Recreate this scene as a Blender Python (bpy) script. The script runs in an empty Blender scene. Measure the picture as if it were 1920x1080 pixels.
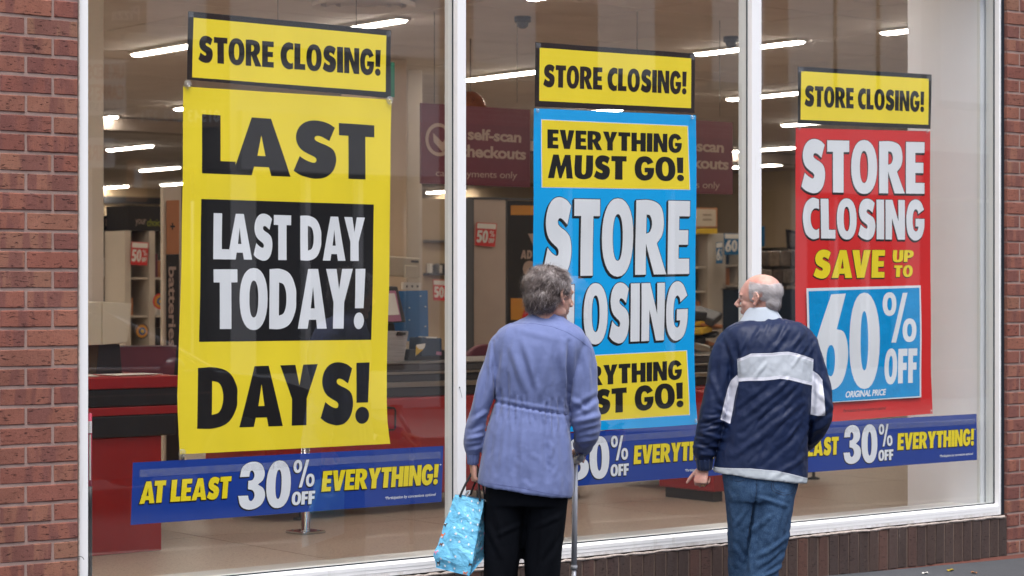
import bpy, bmesh, math, random
import numpy as np
from math import sin, cos, tan, pi, radians, sqrt, atan2, exp
from mathutils import Vector, Matrix, noise
from mathutils.bvhtree import BVHTree
random.seed(7)
rng = np.random.default_rng(7)
sc = bpy.context.scene
col = sc.collection

# ------------------------------------------------------------------ camera
TH = radians(38.5); FPX = 4088.0; DCAM = 7.73; HCAM = 1.5
cam_data = bpy.data.cameras.new('camera'); cam = bpy.data.objects.new('camera', cam_data); col.objects.link(cam)
cam.location = (0, -DCAM, HCAM); cam.rotation_euler = (pi/2, 0, -TH)
cam_data.sensor_width = 36; cam_data.lens = FPX/1920*36
cam_data.clip_start = .1; cam_data.clip_end = 300
cam_data.dof.use_dof = True; cam_data.dof.focus_distance = 9.7; cam_data.dof.aperture_fstop = 4.5
sc.camera = cam
# ------------------------------------------------------------------ sky and sun
world = bpy.data.worlds.new("World"); sc.world = world; world.use_nodes = True
wn = world.node_tree.nodes; wl = world.node_tree.links; wn.clear()
sky = wn.new('ShaderNodeTexSky'); sky.sky_type = 'NISHITA'; sky.sun_disc = False
SUN_EL, SUN_ROT = radians(68), radians(205)
sky.sun_elevation = SUN_EL; sky.sun_rotation = SUN_ROT; sky.air_density = 1.0; sky.dust_density = 3.0; sky.ozone_density = 1.0
hs = wn.new('ShaderNodeHueSaturation'); hs.inputs['Saturation'].default_value = .45
bg = wn.new('ShaderNodeBackground'); bg.inputs['Strength'].default_value = .15
wo = wn.new('ShaderNodeOutputWorld')
wl.new(sky.outputs[0], hs.inputs['Color']); wl.new(hs.outputs[0], bg.inputs['Color']); wl.new(bg.outputs[0], wo.inputs['Surface'])
sun_d = bpy.data.lights.new('sun', 'SUN'); sun_d.energy = .9; sun_d.angle = radians(30); sun_d.color = (1, .965, .92)
sun = bpy.data.objects.new('sun', sun_d); col.objects.link(sun)
sd = Vector((sin(SUN_ROT)*cos(SUN_EL), cos(SUN_ROT)*cos(SUN_EL), sin(SUN_EL)))   # towards the sun: street side, behind the camera
sun.rotation_euler = sd.to_track_quat('Z', 'Y').to_euler(); sun.location = (0, -5, 20)
sc.view_settings.view_transform = 'Standard'; sc.view_settings.look = 'None'; sc.view_settings.gamma = 1
sc.view_settings.exposure = 1.22; sc.view_settings.use_curve_mapping = False
sc.render.engine = 'CYCLES'; sc.cycles.use_denoising = True; sc.cycles.max_bounces = 8; sc.cycles.transparent_max_bounces = 16
sc.cycles.sample_clamp_indirect = 6; sc.cycles.caustics_reflective = False; sc.cycles.caustics_refractive = False
sc.render.resolution_x = 1024; sc.render.resolution_y = 576

# ------------------------------------------------------------------ surveying helpers
FW = Vector((sin(TH), cos(TH), 0)); RT = Vector((cos(TH), -sin(TH), 0)); CAM = Vector((0, -DCAM, HCAM))
def ray(px, py):
    return FW + RT*((px-960)/FPX) + Vector((0, 0, (540-py)/FPX))
def P(px, py, Y):                     # point of the photograph on the vertical plane y = Y
    d = ray(px, py); return CAM + d*((Y+DCAM)/d.y)
def PZ(px, py, Z):                    # point of the photograph on the level plane z = Z
    d = ray(px, py); return CAM + d*((Z-HCAM)/d.z)
def X(px, Y=0): return P(px, 540, Y).x
def ground_z(x): return .018*(9.7-x)

# ------------------------------------------------------------------ object helpers
def tag(o, label=None, cat=None, group=None, kind=None):
    if label: o['label'] = label
    if cat: o['category'] = cat
    if group: o['group'] = group
    if kind: o['kind'] = kind
    return o
def empty(name, loc=(0, 0, 0), label=None, cat=None, group=None, rz=0, kind=None):
    o = bpy.data.objects.new(name, None); col.objects.link(o); o.location = loc; o.rotation_euler = (0, 0, rz); o.empty_display_size = .1
    return tag(o, label, cat, group, kind)
def link(name, me, mats=None, parent=None, world_coords=True):
    o = bpy.data.objects.new(name, me); col.objects.link(o)
    if mats is not None:
        for m in (mats if isinstance(mats, (list, tuple)) else [mats]):
            me.materials.append(m)
    if parent is not None:
        o.parent = parent
        if world_coords:
            M = Matrix.Translation(parent_loc(parent)) @ Matrix.Rotation(parent_rz(parent), 4, 'Z')
            o.matrix_parent_inverse = M.inverted()
    return o
def parent_loc(p):
    v = Vector(p.location); q = p.parent
    while q is not None: v = v + Vector(q.location); q = q.parent
    return v
def parent_rz(p): return p.rotation_euler.z
class MB:
    def __init__(s): s.v = []; s.f = []; s.mi = []; s.m = 0
    def add(s, vs, fs):
        n = len(s.v); s.v += [tuple(p) for p in vs]
        for f in fs: s.f.append(tuple(i+n for i in f)); s.mi.append(s.m)
        return s
    def box(s, x0, x1, y0, y1, z0, z1):
        return s.add([(x0,y0,z0),(x1,y0,z0),(x1,y1,z0),(x0,y1,z0),(x0,y0,z1),(x1,y0,z1),(x1,y1,z1),(x0,y1,z1)],
                     [(0,3,2,1),(4,5,6,7),(0,1,5,4),(1,2,6,5),(2,3,7,6),(3,0,4,7)])
    def quad(s, a, b, c, d): return s.add([a,b,c,d], [(0,1,2,3)])
    def tube(s, pts, rad, n=10, sq=None, up=None):
        pts = [Vector(p) for p in pts]
        if not isinstance(rad, (list, tuple)): rad = [rad]*len(pts)
        rings = []; prev = None
        for i, p in enumerate(pts):
            t = (pts[min(i+1, len(pts)-1)] - pts[max(i-1, 0)]).normalized()
            if prev is None:
                a = up if up is not None else (Vector((0, 1, 0)) if abs(t.y) < .9 else Vector((1, 0, 0)))
                a = Vector(a)
            else: a = prev
            b = t.cross(a).normalized(); a = b.cross(t).normalized(); prev = a
            r = rad[i]; ra, rb = (r if isinstance(r, (list, tuple)) else (r, r))
            rings.append([p + a*(ra*cos(2*pi*k/n)) + b*(rb*sin(2*pi*k/n)) for k in range(n)])
        vs = [q for r in rings for q in r]; fs = []
        for i in range(len(rings)-1):
            for k in range(n):
                k2 = (k+1) % n; fs.append((i*n+k, (i+1)*n+k, (i+1)*n+k2, i*n+k2))
        fs.append(tuple(range(n))); fs.append(tuple((len(rings)-1)*n+k for k in reversed(range(n))))
        return s.add(vs, fs)
    def ell(s, c, r, n=16, m=10, M=None):
        vs = []; fs = []
        c = Vector(c)
        for j in range(m+1):
            a = pi*j/m
            for k in range(n):
                b = 2*pi*k/n; v = Vector((r[0]*sin(a)*cos(b), r[1]*sin(a)*sin(b), r[2]*cos(a)))
                if M is not None: v = M @ v
                vs.append(c+v)
        for j in range(m):
            for k in range(n):
                k2 = (k+1) % n; fs.append((j*n+k, (j+1)*n+k, (j+1)*n+k2, j*n+k2))
        return s.add(vs, fs)
    def lathe(s, c, prof, n=20, axis='Z'):
        vs = []; fs = []
        for (r, h) in prof:
            for k in range(n):
                a = 2*pi*k/n
                v = {'Z': (r*cos(a), r*sin(a), h), 'Y': (r*cos(a), h, r*sin(a)), 'X': (h, r*cos(a), r*sin(a))}[axis]
                vs.append((c[0]+v[0], c[1]+v[1], c[2]+v[2]))
        for j in range(len(prof)-1):
            for k in range(n):
                k2 = (k+1) % n; fs.append((j*n+k, j*n+k2, (j+1)*n+k2, (j+1)*n+k))
        return s.add(vs, fs)
    def mesh(s, name='m', smooth=False, merge=False):
        me = bpy.data.meshes.new(name); me.from_pydata(s.v, [], s.f)
        me.polygons.foreach_set('material_index', s.mi)
        bm = bmesh.new(); bm.from_mesh(me)
        if merge: bmesh.ops.remove_doubles(bm, verts=bm.verts, dist=1e-5)
        bmesh.ops.recalc_face_normals(bm, faces=bm.faces); bm.to_mesh(me); bm.free()
        if smooth: me.polygons.foreach_set('use_smooth', [True]*len(me.polygons))
        me.update(); return me
    def build(s, name, mats, parent=None, smooth=False, merge=False, bevel=0):
        me = s.mesh(name, smooth, merge)
        if bevel:
            bm = bmesh.new(); bm.from_mesh(me); bmesh.ops.remove_doubles(bm, verts=bm.verts, dist=1e-6)
            es = [e for e in bm.edges if len(e.link_faces) == 2 and e.calc_face_angle(0) > .6]
            bmesh.ops.bevel(bm, geom=es, offset=bevel, segments=2, affect='EDGES', profile=.5, clamp_overlap=True)
            bm.to_mesh(me); bm.free()
        return link(name, me, mats, parent)
def rounded_box(name, x0, x1, y0, y1, z0, z1, m, parent=None, bevel=.004):
    return MB().box(x0, x1, y0, y1, z0, z1).build(name, m, parent, bevel=bevel)
def remesh(me, voxel, smooth_it=0):
    o = bpy.data.objects.new('tmp', me); col.objects.link(o)
    md = o.modifiers.new('r', 'REMESH'); md.mode = 'VOXEL'; md.voxel_size = voxel
    if smooth_it:
        s = o.modifiers.new('s', 'SMOOTH'); s.factor = .5; s.iterations = smooth_it
    dg = bpy.context.evaluated_depsgraph_get(); ev = o.evaluated_get(dg)
    out = bpy.data.meshes.new_from_object(ev)
    bpy.data.objects.remove(o); out.materials.clear()
    out.polygons.foreach_set('use_smooth', [True]*len(out.polygons))
    return out
def coords(me):
    a = np.empty(len(me.vertices)*3); me.vertices.foreach_get('co', a); return a.reshape(-1, 3)
def normals(me):
    a = np.empty(len(me.vertices)*3); me.vertices.foreach_get('normal', a); return a.reshape(-1, 3)
def set_coords(me, a): me.vertices.foreach_set('co', a.ravel()); me.update()
def set_attr(me, name, vals):
    at = me.attributes.new(name, 'FLOAT', 'POINT'); at.data.foreach_set('value', np.asarray(vals, dtype=np.float32))

# ------------------------------------------------------------------ materials
def srgb(r, g, b):
    f = lambda c: (c/255/12.92 if c/255 <= .04045 else ((c/255+.055)/1.055)**2.4)
    return (f(r), f(g), f(b))
class NT:
    def __init__(s, name):
        s.m = bpy.data.materials.new(name); s.m.use_nodes = True; s.n = s.m.node_tree.nodes; s.l = s.m.node_tree.links
        s.b = s.n['Principled BSDF']; s.out = s.n['Material Output']
    def node(s, t, **kw):
        n = s.n.new(t)
        for k, v in kw.items(): setattr(n, k, v)
        return n
    def link(s, a, b): s.l.new(a, b)
    def math(s, op, a, b=None, c=None, clamp=False):
        n = s.n.new('ShaderNodeMath'); n.operation = op; n.use_clamp = clamp
        for i, v in enumerate((a, b, c)):
            if v is None: continue
            if isinstance(v, (int, float)): n.inputs[i].default_value = v
            else: s.link(v, n.inputs[i])
        return n.outputs[0]
    def ramp(s, fac, stops, interp='LINEAR'):
        n = s.n.new('ShaderNodeValToRGB'); n.color_ramp.interpolation = interp; e = n.color_ramp.elements
        while len(e) < len(stops): e.new(.5)
        for i, (p, c) in enumerate(stops): e[i].position = p; e[i].color = (*c, 1) if len(c) == 3 else c
        s.link(fac, n.inputs[0]); return n.outputs[0]
    def mix(s, fac, a, b, mode='MIX'):
        n = s.n.new('ShaderNodeMix'); n.data_type = 'RGBA'; n.blend_type = mode
        for sock, v in ((n.inputs[0], fac), (n.inputs[6], a), (n.inputs[7], b)):
            if isinstance(v, (int, float)): sock.default_value = v
            elif isinstance(v, tuple): sock.default_value = (*v, 1) if len(v) == 3 else v
            else: s.link(v, sock)
        return n.outputs[2]
    def noise(s, vec, scale, detail=4, rough=.55, dist=0):
        n = s.n.new('ShaderNodeTexNoise'); n.inputs['Scale'].default_value = scale; n.inputs['Detail'].default_value = detail
        n.inputs['Roughness'].default_value = rough; n.inputs['Distortion'].default_value = dist
        if vec is not None: s.link(vec, n.inputs['Vector'])
        return n.outputs[0]
    def coord(s, kind='pos'):
        if kind == 'pos': return s.n.new('ShaderNodeNewGeometry').outputs['Position']
        return s.n.new('ShaderNodeTexCoord').outputs[{'obj': 'Object', 'gen': 'Generated'}[kind]]
    def mapping(s, vec, scale=(1, 1, 1), loc=(0, 0, 0), rot=(0, 0, 0)):
        n = s.n.new('ShaderNodeMapping'); s.link(vec, n.inputs[0]); n.inputs['Scale'].default_value = scale
        n.inputs['Location'].default_value = loc; n.inputs['Rotation'].default_value = rot; return n.outputs[0]
    def bump(s, h, strength=.3, dist=.002, normal=None):
        n = s.n.new('ShaderNodeBump'); n.inputs['Strength'].default_value = strength; n.inputs['Distance'].default_value = dist
        s.link(h, n.inputs['Height'])
        if normal is not None: s.link(normal, n.inputs['Normal'])
        s.link(n.outputs[0], s.b.inputs['Normal']); return n.outputs[0]
    def color(s, c):
        if isinstance(c, tuple): s.b.inputs['Base Color'].default_value = (*c, 1)
        else: s.link(c, s.b.inputs['Base Color'])
    def rough(s, v):
        if isinstance(v, (int, float)): s.b.inputs['Roughness'].default_value = v
        else: s.link(v, s.b.inputs['Roughness'])
def simple(name, c, rough=.5, var=.08, scale=6, metal=0, bump=0, bscale=200, spec=.5, kind='pos', stretch=(1, 1, 1), coat=0):
    t = NT(name); v = t.mapping(t.coord(kind), stretch)
    if var:
        n = t.noise(v, scale, 5, .6)
        lo = tuple(max(0, x*(1-var)) for x in c); hi = tuple(min(1, x*(1+var)) for x in c)
        t.color(t.ramp(n, [(.3, lo), (.7, hi)]))
        t.rough(t.math('ADD', t.math('MULTIPLY', t.noise(v, scale*3, 3), .16), rough-.08))
    else: t.color(c); t.rough(rough)
    t.b.inputs['Metallic'].default_value = metal; t.b.inputs['Specular IOR Level'].default_value = spec
    if coat: t.b.inputs['Coat Weight'].default_value = coat
    if bump: t.bump(t.noise(v, bscale, 3), bump, .001)
    return t.m
M = {}
def brick_mat(name, cols, band, dark, amp=1.0, pits=.0015, bandamt=.75):
    t = NT(name); oi = t.node('ShaderNodeObjectInfo')
    pos = t.coord('pos'); comb = t.node('ShaderNodeCombineXYZ')
    off = t.math('MULTIPLY', oi.outputs['Random'], 37.0)
    for i in range(3): t.link(off, comb.inputs[i])
    va = t.node('ShaderNodeVectorMath'); t.link(pos, va.inputs[0]); t.link(comb.outputs[0], va.inputs[1]); v = va.outputs[0]
    base = t.ramp(oi.outputs['Random'], cols)
    bands = t.noise(t.mapping(v, (1, .3, .12)), 17, 2, .5)
    bm_ = t.ramp(bands, [(.47, (0, 0, 0)), (.55, (1, 1, 1))])
    r2 = t.math('FRACT', t.math('MULTIPLY', oi.outputs['Random'], 91.7))
    bf = t.math('MULTIPLY', bm_, t.math('MULTIPLY', t.math('GREATER_THAN', r2, .3), bandamt))
    c = t.mix(bf, base, band)
    n1 = t.noise(t.mapping(v, (1, 1, 1.6)), 30, 6, .7)
    c = t.mix(t.math('MULTIPLY', t.math('SUBTRACT', n1, .3), 1.0, clamp=True), c, t.mix(.5, c, (.5, .3, .25), 'OVERLAY'), 'MIX')
    sand = t.noise(v, 340, 3, .7)
    c = t.mix(t.ramp(sand, [(.5, (0, 0, 0)), (.75, (.35, .35, .35))]), c, tuple(min(1, x*1.9+.06) for x in cols[0][1]))
    c = t.mix(t.ramp(t.noise(v, 260, 2, .6), [(.3, (.4, .4, .4)), (.48, (0, 0, 0))]), c, dark)
    pit = t.noise(t.mapping(v, (.42, 1, 1.7), rot=(0, .12, 0)), 88, 3, .62)
    pm = t.ramp(pit, [(.335, (1, 1, 1)), (.40, (0, 0, 0))])
    c = t.mix(t.math('MULTIPLY', pm, .85), c, dark)
    eff = t.ramp(t.noise(v, 9, 5, .75), [(.66, (0, 0, 0)), (.78, (.45, .45, .45))])
    c = t.mix(eff, c, (.5, .42, .4))
    grime = t.ramp(t.noise(t.mapping(pos, (1, 1, .45)), 2.6, 5, .65), [(.35, (.70, .67, .66)), (.65, (1.03, 1.0, .98))])
    c = t.mix(.8, c, grime, 'MULTIPLY')
    t.color(c); t.rough(.9); t.b.inputs['Specular IOR Level'].default_value = .2
    h = t.math('ADD', t.math('MULTIPLY', pm, -1.2), t.math('ADD', t.math('MULTIPLY', sand, .5), t.math('MULTIPLY', n1, .8)))
    t.bump(h, .9*amp, pits); return t.m
M['brick'] = brick_mat('red_brick', [(0, (.26, .100, .076)), (.28, (.30, .130, .092)), (.5, (.235, .092, .074)), (.72, (.305, .148, .102)), (.9, (.265, .115, .086)), (1, (.285, .155, .105))], (.175, .076, .070), (.05, .022, .022))
M['plinth_brick'] = brick_mat('brown_brick', [(0, (.072, .054, .050)), (.5, (.090, .063, .056)), (.85, (.080, .058, .055)), (1, (.15, .078, .062))], (.08, .064, .062), (.03, .02, .02), bandamt=.4)
def mortar_mat(name, c, dark):
    t = NT(name); v = t.coord('pos')
    n = t.noise(v, 25, 6, .7); g = t.noise(v, 420, 3, .7)
    cc = t.ramp(n, [(.3, tuple(x*.82 for x in c)), (.7, c)])
    cc = t.mix(t.ramp(g, [(.35, (.5, .5, .5)), (.55, (0, 0, 0))]), cc, dark)
    t.color(cc); t.rough(.95); t.b.inputs['Specular IOR Level'].default_value = .1; t.bump(t.math('ADD', g, t.math('MULTIPLY', n, 1.5)), .8, .0015); return t.m
M['mortar'] = mortar_mat('mortar', (.37, .26, .23), (.20, .135, .12))
M['plinth_mortar'] = mortar_mat('dirty_mortar', (.20, .145, .12), (.08, .06, .05))
def frame_mat():
    t = NT('white_powder_coat'); v = t.coord('pos'); n = t.noise(t.mapping(v, (1, 1, .12)), 22, 5, .65); s = t.noise(v, 150, 3, .7)
    c = t.ramp(n, [(.35, (.86, .86, .88)), (.62, (.84, .84, .855)), (.80, (.66, .645, .62))])
    c = t.mix(t.ramp(s, [(.70, (0,)*3), (.76, (.35,)*3)]), c, (.40, .38, .35)); sep = t.node('ShaderNodeSeparateXYZ'); t.link(v, sep.inputs[0])
    low = t.math('MULTIPLY', t.math('LESS_THAN', sep.outputs['Z'], .262), t.ramp(t.noise(v, 14, 5, .7), [(.4, (0,)*3), (.7, (.75,)*3)]))
    c = t.mix(low, c, (.48, .45, .41)); t.color(c); t.rough(.38); t.b.inputs['Specular IOR Level'].default_value = .4; return t.m
M['frame'] = frame_mat()
M['frame_in'] = simple('inner_grey_coat', (.64, .67, .67), .4, .03, 3)
M['gasket'] = simple('black_rubber', (.012, .02, .03), .45, 0)
M['caulk'] = simple('old_sealant', (.45, .38, .34), .8, .3, 60, bump=.5)
def glass_mat():
    t = NT('window_glass'); t.n.remove(t.b)
    tr = t.node('ShaderNodeBsdfTransparent'); tr.inputs[0].default_value = (.985, .99, .985, 1)
    gl = t.node('ShaderNodeBsdfGlossy'); gl.inputs['Roughness'].default_value = .0; gl.inputs['Color'].default_value = (1, 1, 1, 1)
    lw = t.node('ShaderNodeLayerWeight'); lw.inputs['Blend'].default_value = .5
    p = t.math('POWER', lw.outputs['Facing'], 5.0)
    fac = t.math('ADD', t.math('MULTIPLY', p, .85), .102)
    v = t.coord('pos')
    mx = t.node('ShaderNodeMixShader'); t.link(fac, mx.inputs[0]); t.link(tr.outputs[0], mx.inputs[1]); t.link(gl.outputs[0], mx.inputs[2])
    # a thin film of dust and dried rain
    df = t.node('ShaderNodeBsdfDiffuse'); df.inputs[0].default_value = (.6, .6, .6, 1)
    smear = t.ramp(t.noise(t.mapping(v, (1, 1, .25)), 2.2, 6, .7, .5), [(.5, (.002,)*3), (.62, (.010,)*3), (.85, (.030,)*3)])
    spk = t.ramp(t.noise(v, 130, 2, .5), [(.77, (0,)*3), (.81, (.25,)*3)])
    m2 = t.node('ShaderNodeMixShader'); t.link(t.math('ADD', smear, spk, clamp=True), m2.inputs[0]); t.link(mx.outputs[0], m2.inputs[1]); t.link(df.outputs[0], m2.inputs[2])
    t.link(m2.outputs[0], t.out.inputs[0]); return t.m
M['glass'] = glass_mat()
def paper(name, c, rough=.35):
    t = NT(name); v = t.coord('pos')
    n = t.noise(t.mapping(v, (1, 1, .8)), 5, 4, .6)
    t.color(t.ramp(n, [(.3, tuple(x*.95 for x in c)), (.7, c)])); t.rough(rough)
    t.b.inputs['Specular IOR Level'].default_value = .35
    t.bump(t.noise(v, 14, 3, .5), .25, .004); return t.m
M['yellow'] = paper('yellow_paper', (.97, .76, .035)); M['black'] = paper('black_print', (.010, .010, .011))
M['white'] = paper('white_print', (.84, .86, .90)); M['cyan'] = paper('cyan_paper', (.0, .42, .93)); M['red'] = paper('red_paper', (.72, .022, .022))
M['navy'] = paper('royal_blue_paper', (.012, .05, .31)); M['blue60'] = paper('mid_blue_paper', (.0, .31, .70))
M['printyellow'] = paper('yellow_print', (.93, .74, .02))
def tape_mat():
    t = NT('clear_tape'); t.n.remove(t.b)
    tr = t.node('ShaderNodeBsdfTransparent'); df = t.node('ShaderNodeBsdfDiffuse'); df.inputs[0].default_value = (.75, .78, .85, 1)
    gl = t.node('ShaderNodeBsdfGlossy'); gl.inputs['Roughness'].default_value = .3
    m = t.node('ShaderNodeMixShader'); m.inputs[0].default_value = .25; t.link(df.outputs[0], m.inputs[1]); t.link(gl.outputs[0], m.inputs[2])
    m2 = t.node('ShaderNodeMixShader'); t.link(t.ramp(t.noise(t.coord('pos'), 30, 4, .7), [(.35, (.08,)*3), (.75, (.24,)*3)]), m2.inputs[0]); t.link(tr.outputs[0], m2.inputs[1]); t.link(m.outputs[0], m2.inputs[2])
    t.link(m2.outputs[0], t.out.inputs[0]); return t.m
M['tape'] = tape_mat()
def clear_mat():
    t = NT('clear_plastic'); t.n.remove(t.b)
    tr = t.node('ShaderNodeBsdfTransparent'); gl = t.node('ShaderNodeBsdfGlossy'); gl.inputs['Roughness'].default_value = .12; gl.inputs['Color'].default_value = (.9, .9, .9, 1)
    lw = t.node('ShaderNodeLayerWeight'); lw.inputs['Blend'].default_value = .5
    m2 = t.node('ShaderNodeMixShader'); t.link(t.math('ADD', t.math('MULTIPLY', lw.outputs['Facing'], .5), .05, clamp=True), m2.inputs[0]); t.link(tr.outputs[0], m2.inputs[1]); t.link(gl.outputs[0], m2.inputs[2])
    t.link(m2.outputs[0], t.out.inputs[0]); return t.m
M['clear'] = clear_mat()

# ------------------------------------------------------------------ lettering: own heavy grotesque glyphs
C_ = 1
def norm(pts, x0, x1, y0, y1, w, h0=-2, h1=102):
    return [((p[0]-x0)/(x1-x0)*w, h0+(y1-p[1])/(y1-y0)*(h1-h0)) + tuple(p[2:]) for p in pts]
def ring(cx, cy, rx, ry, n=28, e=2.25):
    o = []
    for k in range(n):
        a = 2*pi*k/n; c, s = cos(a), sin(a)
        o.append((cx+rx*math.copysign(abs(c)**(2/e), c), cy+ry*math.copysign(abs(s)**(2/e), s), 2))
    return o
Spts = [(982,627,1),(930,595),(850,580),(780,595),(730,640),(708,710),(720,770),(750,810),(800,840),(840,860),(853,880),(840,902),(800,895),(760,875),(735,857,1),(692,970,1),(740,1000),(800,1018),(850,1024),(910,1012),(960,970),(985,910),(988,850),(970,800),(930,770),(870,745),(845,730),(840,712),(855,697),(885,700),(915,715),(942,732,1)]
Gpts = [(1278,103,1),(1255,68),(1222,58),(1190,75),(1172,120),(1170,170),(1180,215),(1205,240),(1232,244),(1262,228),(1278,190),(1281,146,1),(1225,146,1),(1225,181,1),(1243,181,1),(1238,198),(1225,203),(1212,190),(1207,150),(1213,115),(1225,103),(1238,110),(1242,124,1)]
Cpts = [(677,12,1),(640,5),(605,30),(588,80),(590,130),(605,175),(640,198),(675,192,1),(675,148,1),(658,155),(640,143),(630,110),(634,75),(650,56),(665,54),(677,58,1)]
def poly(*p): return [(a, b, 1) for a, b in p]
G = {
 'S': (57, [norm(Spts, 692, 988, 580, 1024, 57)]),
 'G': (63, [norm(Gpts, 1170, 1281, 58, 245, 63)]),
 'C': (52, [norm(Cpts, 588, 677, 5, 198, 52)]),
 'O': (66, [ring(33, 50, 33, 52), ring(33, 50, 10.5, 31)]),
 '0': (60, [ring(30, 50, 30, 52), ring(30, 50, 7.5, 32)]),
 'E': (48, [poly((0,0),(48,0),(48,21),(24,21),(24,40),(45,40),(45,60),(24,60),(24,79),(48,79),(48,100),(0,100))]),
 'F': (46, [poly((0,0),(24,0),(24,38),(43,38),(43,59),(24,59),(24,79),(46,79),(46,100),(0,100))]),
 'T': (54, [poly((14,0),(40,0),(40,78),(54,78),(54,100),(0,100),(0,78),(14,78))]),
 'L': (46, [poly((0,0),(46,0),(46,22),(25,22),(25,100),(0,100))]),
 'I': (26, [poly((0,0),(26,0),(26,100),(0,100))]),
 'N': (66, [poly((0,0),(22,0),(22,54),(42,0),(66,0),(66,100),(44,100),(44,46),(24,100),(0,100))]),
 'H': (64, [poly((0,0),(24,0),(24,39),(40,39),(40,0),(64,0),(64,100),(40,100),(40,61),(24,61),(24,100),(0,100))]),
 'V': (66, [poly((0,100),(25,100),(33,42),(41,100),(66,100),(46,0),(20,0))]),
 'Y': (66, [poly((0,100),(26,100),(33,66),(40,100),(66,100),(46,44),(46,0),(20,0),(20,44))]),
 'M': (84, [poly((0,0),(21,0),(26,52),(38,0),(46,0),(58,52),(63,0),(84,0),(72,100),(53,100),(42,52),(31,100),(12,100))]),
 'A': (72, [poly((0,0),(24,0),(27,15),(45,15),(48,0),(72,0),(48,100),(24,100)), poly((31,34),(41,34),(36,70))]),
 'U': (62, [[(0,100,1),(24,100,1),(24,32),(26,22),(31,18),(36,22),(38,32),(38,100,1),(62,100,1),(62,30),(54,6),(31,-2),(8,6),(0,30)]]),
 'D': (64, [[(0,0,1),(28,0),(50,9),(63,32),(64,50),(63,68),(50,91),(28,100),(0,100,1)], [(23,22,1),(34,26),(40,40),(40,60),(34,74),(23,78,1)]]),
 'R': (64, [[(0,0,1),(23,0,1),(23,42,1),(40,0,1),(66,0,1),(46,42,1),(57,54),(60,72),(53,92),(32,100),(0,100,1)], [(23,55,1),(31,58),(35,68),(31,79),(23,81,1)]]),
 'P': (58, [[(0,0,1),(23,0,1),(23,34,1),(42,36),(56,50),(59,68),(53,91),(32,100),(0,100,1)], [(23,53,1),(31,57),(35,67),(31,78),(23,81,1)]]),
 '!': (25, [poly((2,100),(26,100),(23,34),(2,34)), ring(12.5, 13, 12.5, 14, e=2)]),
 '3': (62, [[(2,70,1),(8,92),(28,102),(50,97),(60,78),(57,62),(45,52,1),(59,42),(63,24),(53,6),(29,-2),(8,6),(0,29,1),(23,29,1),(26,19),(32,17),(38,27),(34,39),(22,43,1),(22,61,1),(32,63),(36,73),(31,83),(26,81),(24,70,1)]]),
 '6': (64, [[(32,102,1),(60,102,1),(42,64,1),(56,60),(64,44),(63,24),(52,5),(31,-2),(10,5),(0,25),(2,46),(12,68)], ring(31.5, 30, 8, 17)]),
 '5': (58, [[(6,100,1),(56,100,1),(56,80,1),(26,80,1),(25,64,1),(44,62),(58,46),(57,20),(44,2),(22,-2),(0,6,1),(3,28,1),(18,22),(30,24),(34,34),(27,44),(3,42,1)]]),
 '%': (84, [ring(17, 78, 17, 24), ring(17, 78, 6, 13), poly((22,0),(34,0),(62,100),(50,100)), ring(67, 24, 17, 24), ring(67, 24, 6, 13)]),
 '*': (30, [poly((12,100),(18,100),(17,80),(28,88),(30,80),(20,74),(30,68),(27,60),(17,68),(18,52),(12,52),(13,68),(3,60),(0,68),(10,74),(0,80),(3,88),(13,80))]),
 ' ': (24, []), '-': (30, [poly((0, 38), (30, 38), (30, 58), (0, 58))]),
}
def flatten(ct, seg=6):
    if all(len(p) > 2 and p[2] for p in ct): return [(p[0], p[1]) for p in ct]
    n = len(ct); out = []
    def tang(i):
        a = ct[(i-1) % n]; b = ct[(i+1) % n]; d = (b[0]-a[0], b[1]-a[1]); l = math.hypot(*d) or 1
        return (d[0]/l, d[1]/l)
    for i in range(n):
        p = ct[i]; q = ct[(i+1) % n]; pc = len(p) > 2; qc = len(q) > 2
        out.append((p[0], p[1]))
        if pc and qc: continue
        ch = (q[0]-p[0], q[1]-p[1]); L = math.hypot(*ch)
        t0 = (ch[0]/L, ch[1]/L) if pc else tang(i); t1 = (ch[0]/L, ch[1]/L) if qc else tang((i+1) % n)
        for k in range(1, seg):
            t = k/seg; h00 = 2*t**3-3*t*t+1; h10 = t**3-2*t*t+t; h01 = -2*t**3+3*t*t; h11 = t**3-t*t
            out.append(tuple(h00*p[j]+h10*L*t0[j]+h01*q[j]+h11*L*t1[j] for j in (0, 1)))
    return out
GAP = 4.5
def layout(text, wd=None, gap=GAP):
    x = 0; out = []; wd = wd or {}
    for i, ch in enumerate(text):
        w, cts = G[ch]; k = wd.get(ch, 1)
        if i and ch == 'A' and text[i-1] in 'LTVY': x -= 9
        if i and ch in 'TVY' and text[i-1] == 'A': x -= 9
        out.append([[(x+a*k, b) for a, b in flatten(c)] for c in cts]); x += w*k + (gap if ch != ' ' else 0)
    tot = x-gap
    return [[[(a/tot, b/100) for a, b in c] for c in g] for g in out if g]
def bil(q, u, v):   # q = TL TR BR BL
    t = q[0].lerp(q[1], u); b = q[3].lerp(q[2], u); return b.lerp(t, v)
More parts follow.
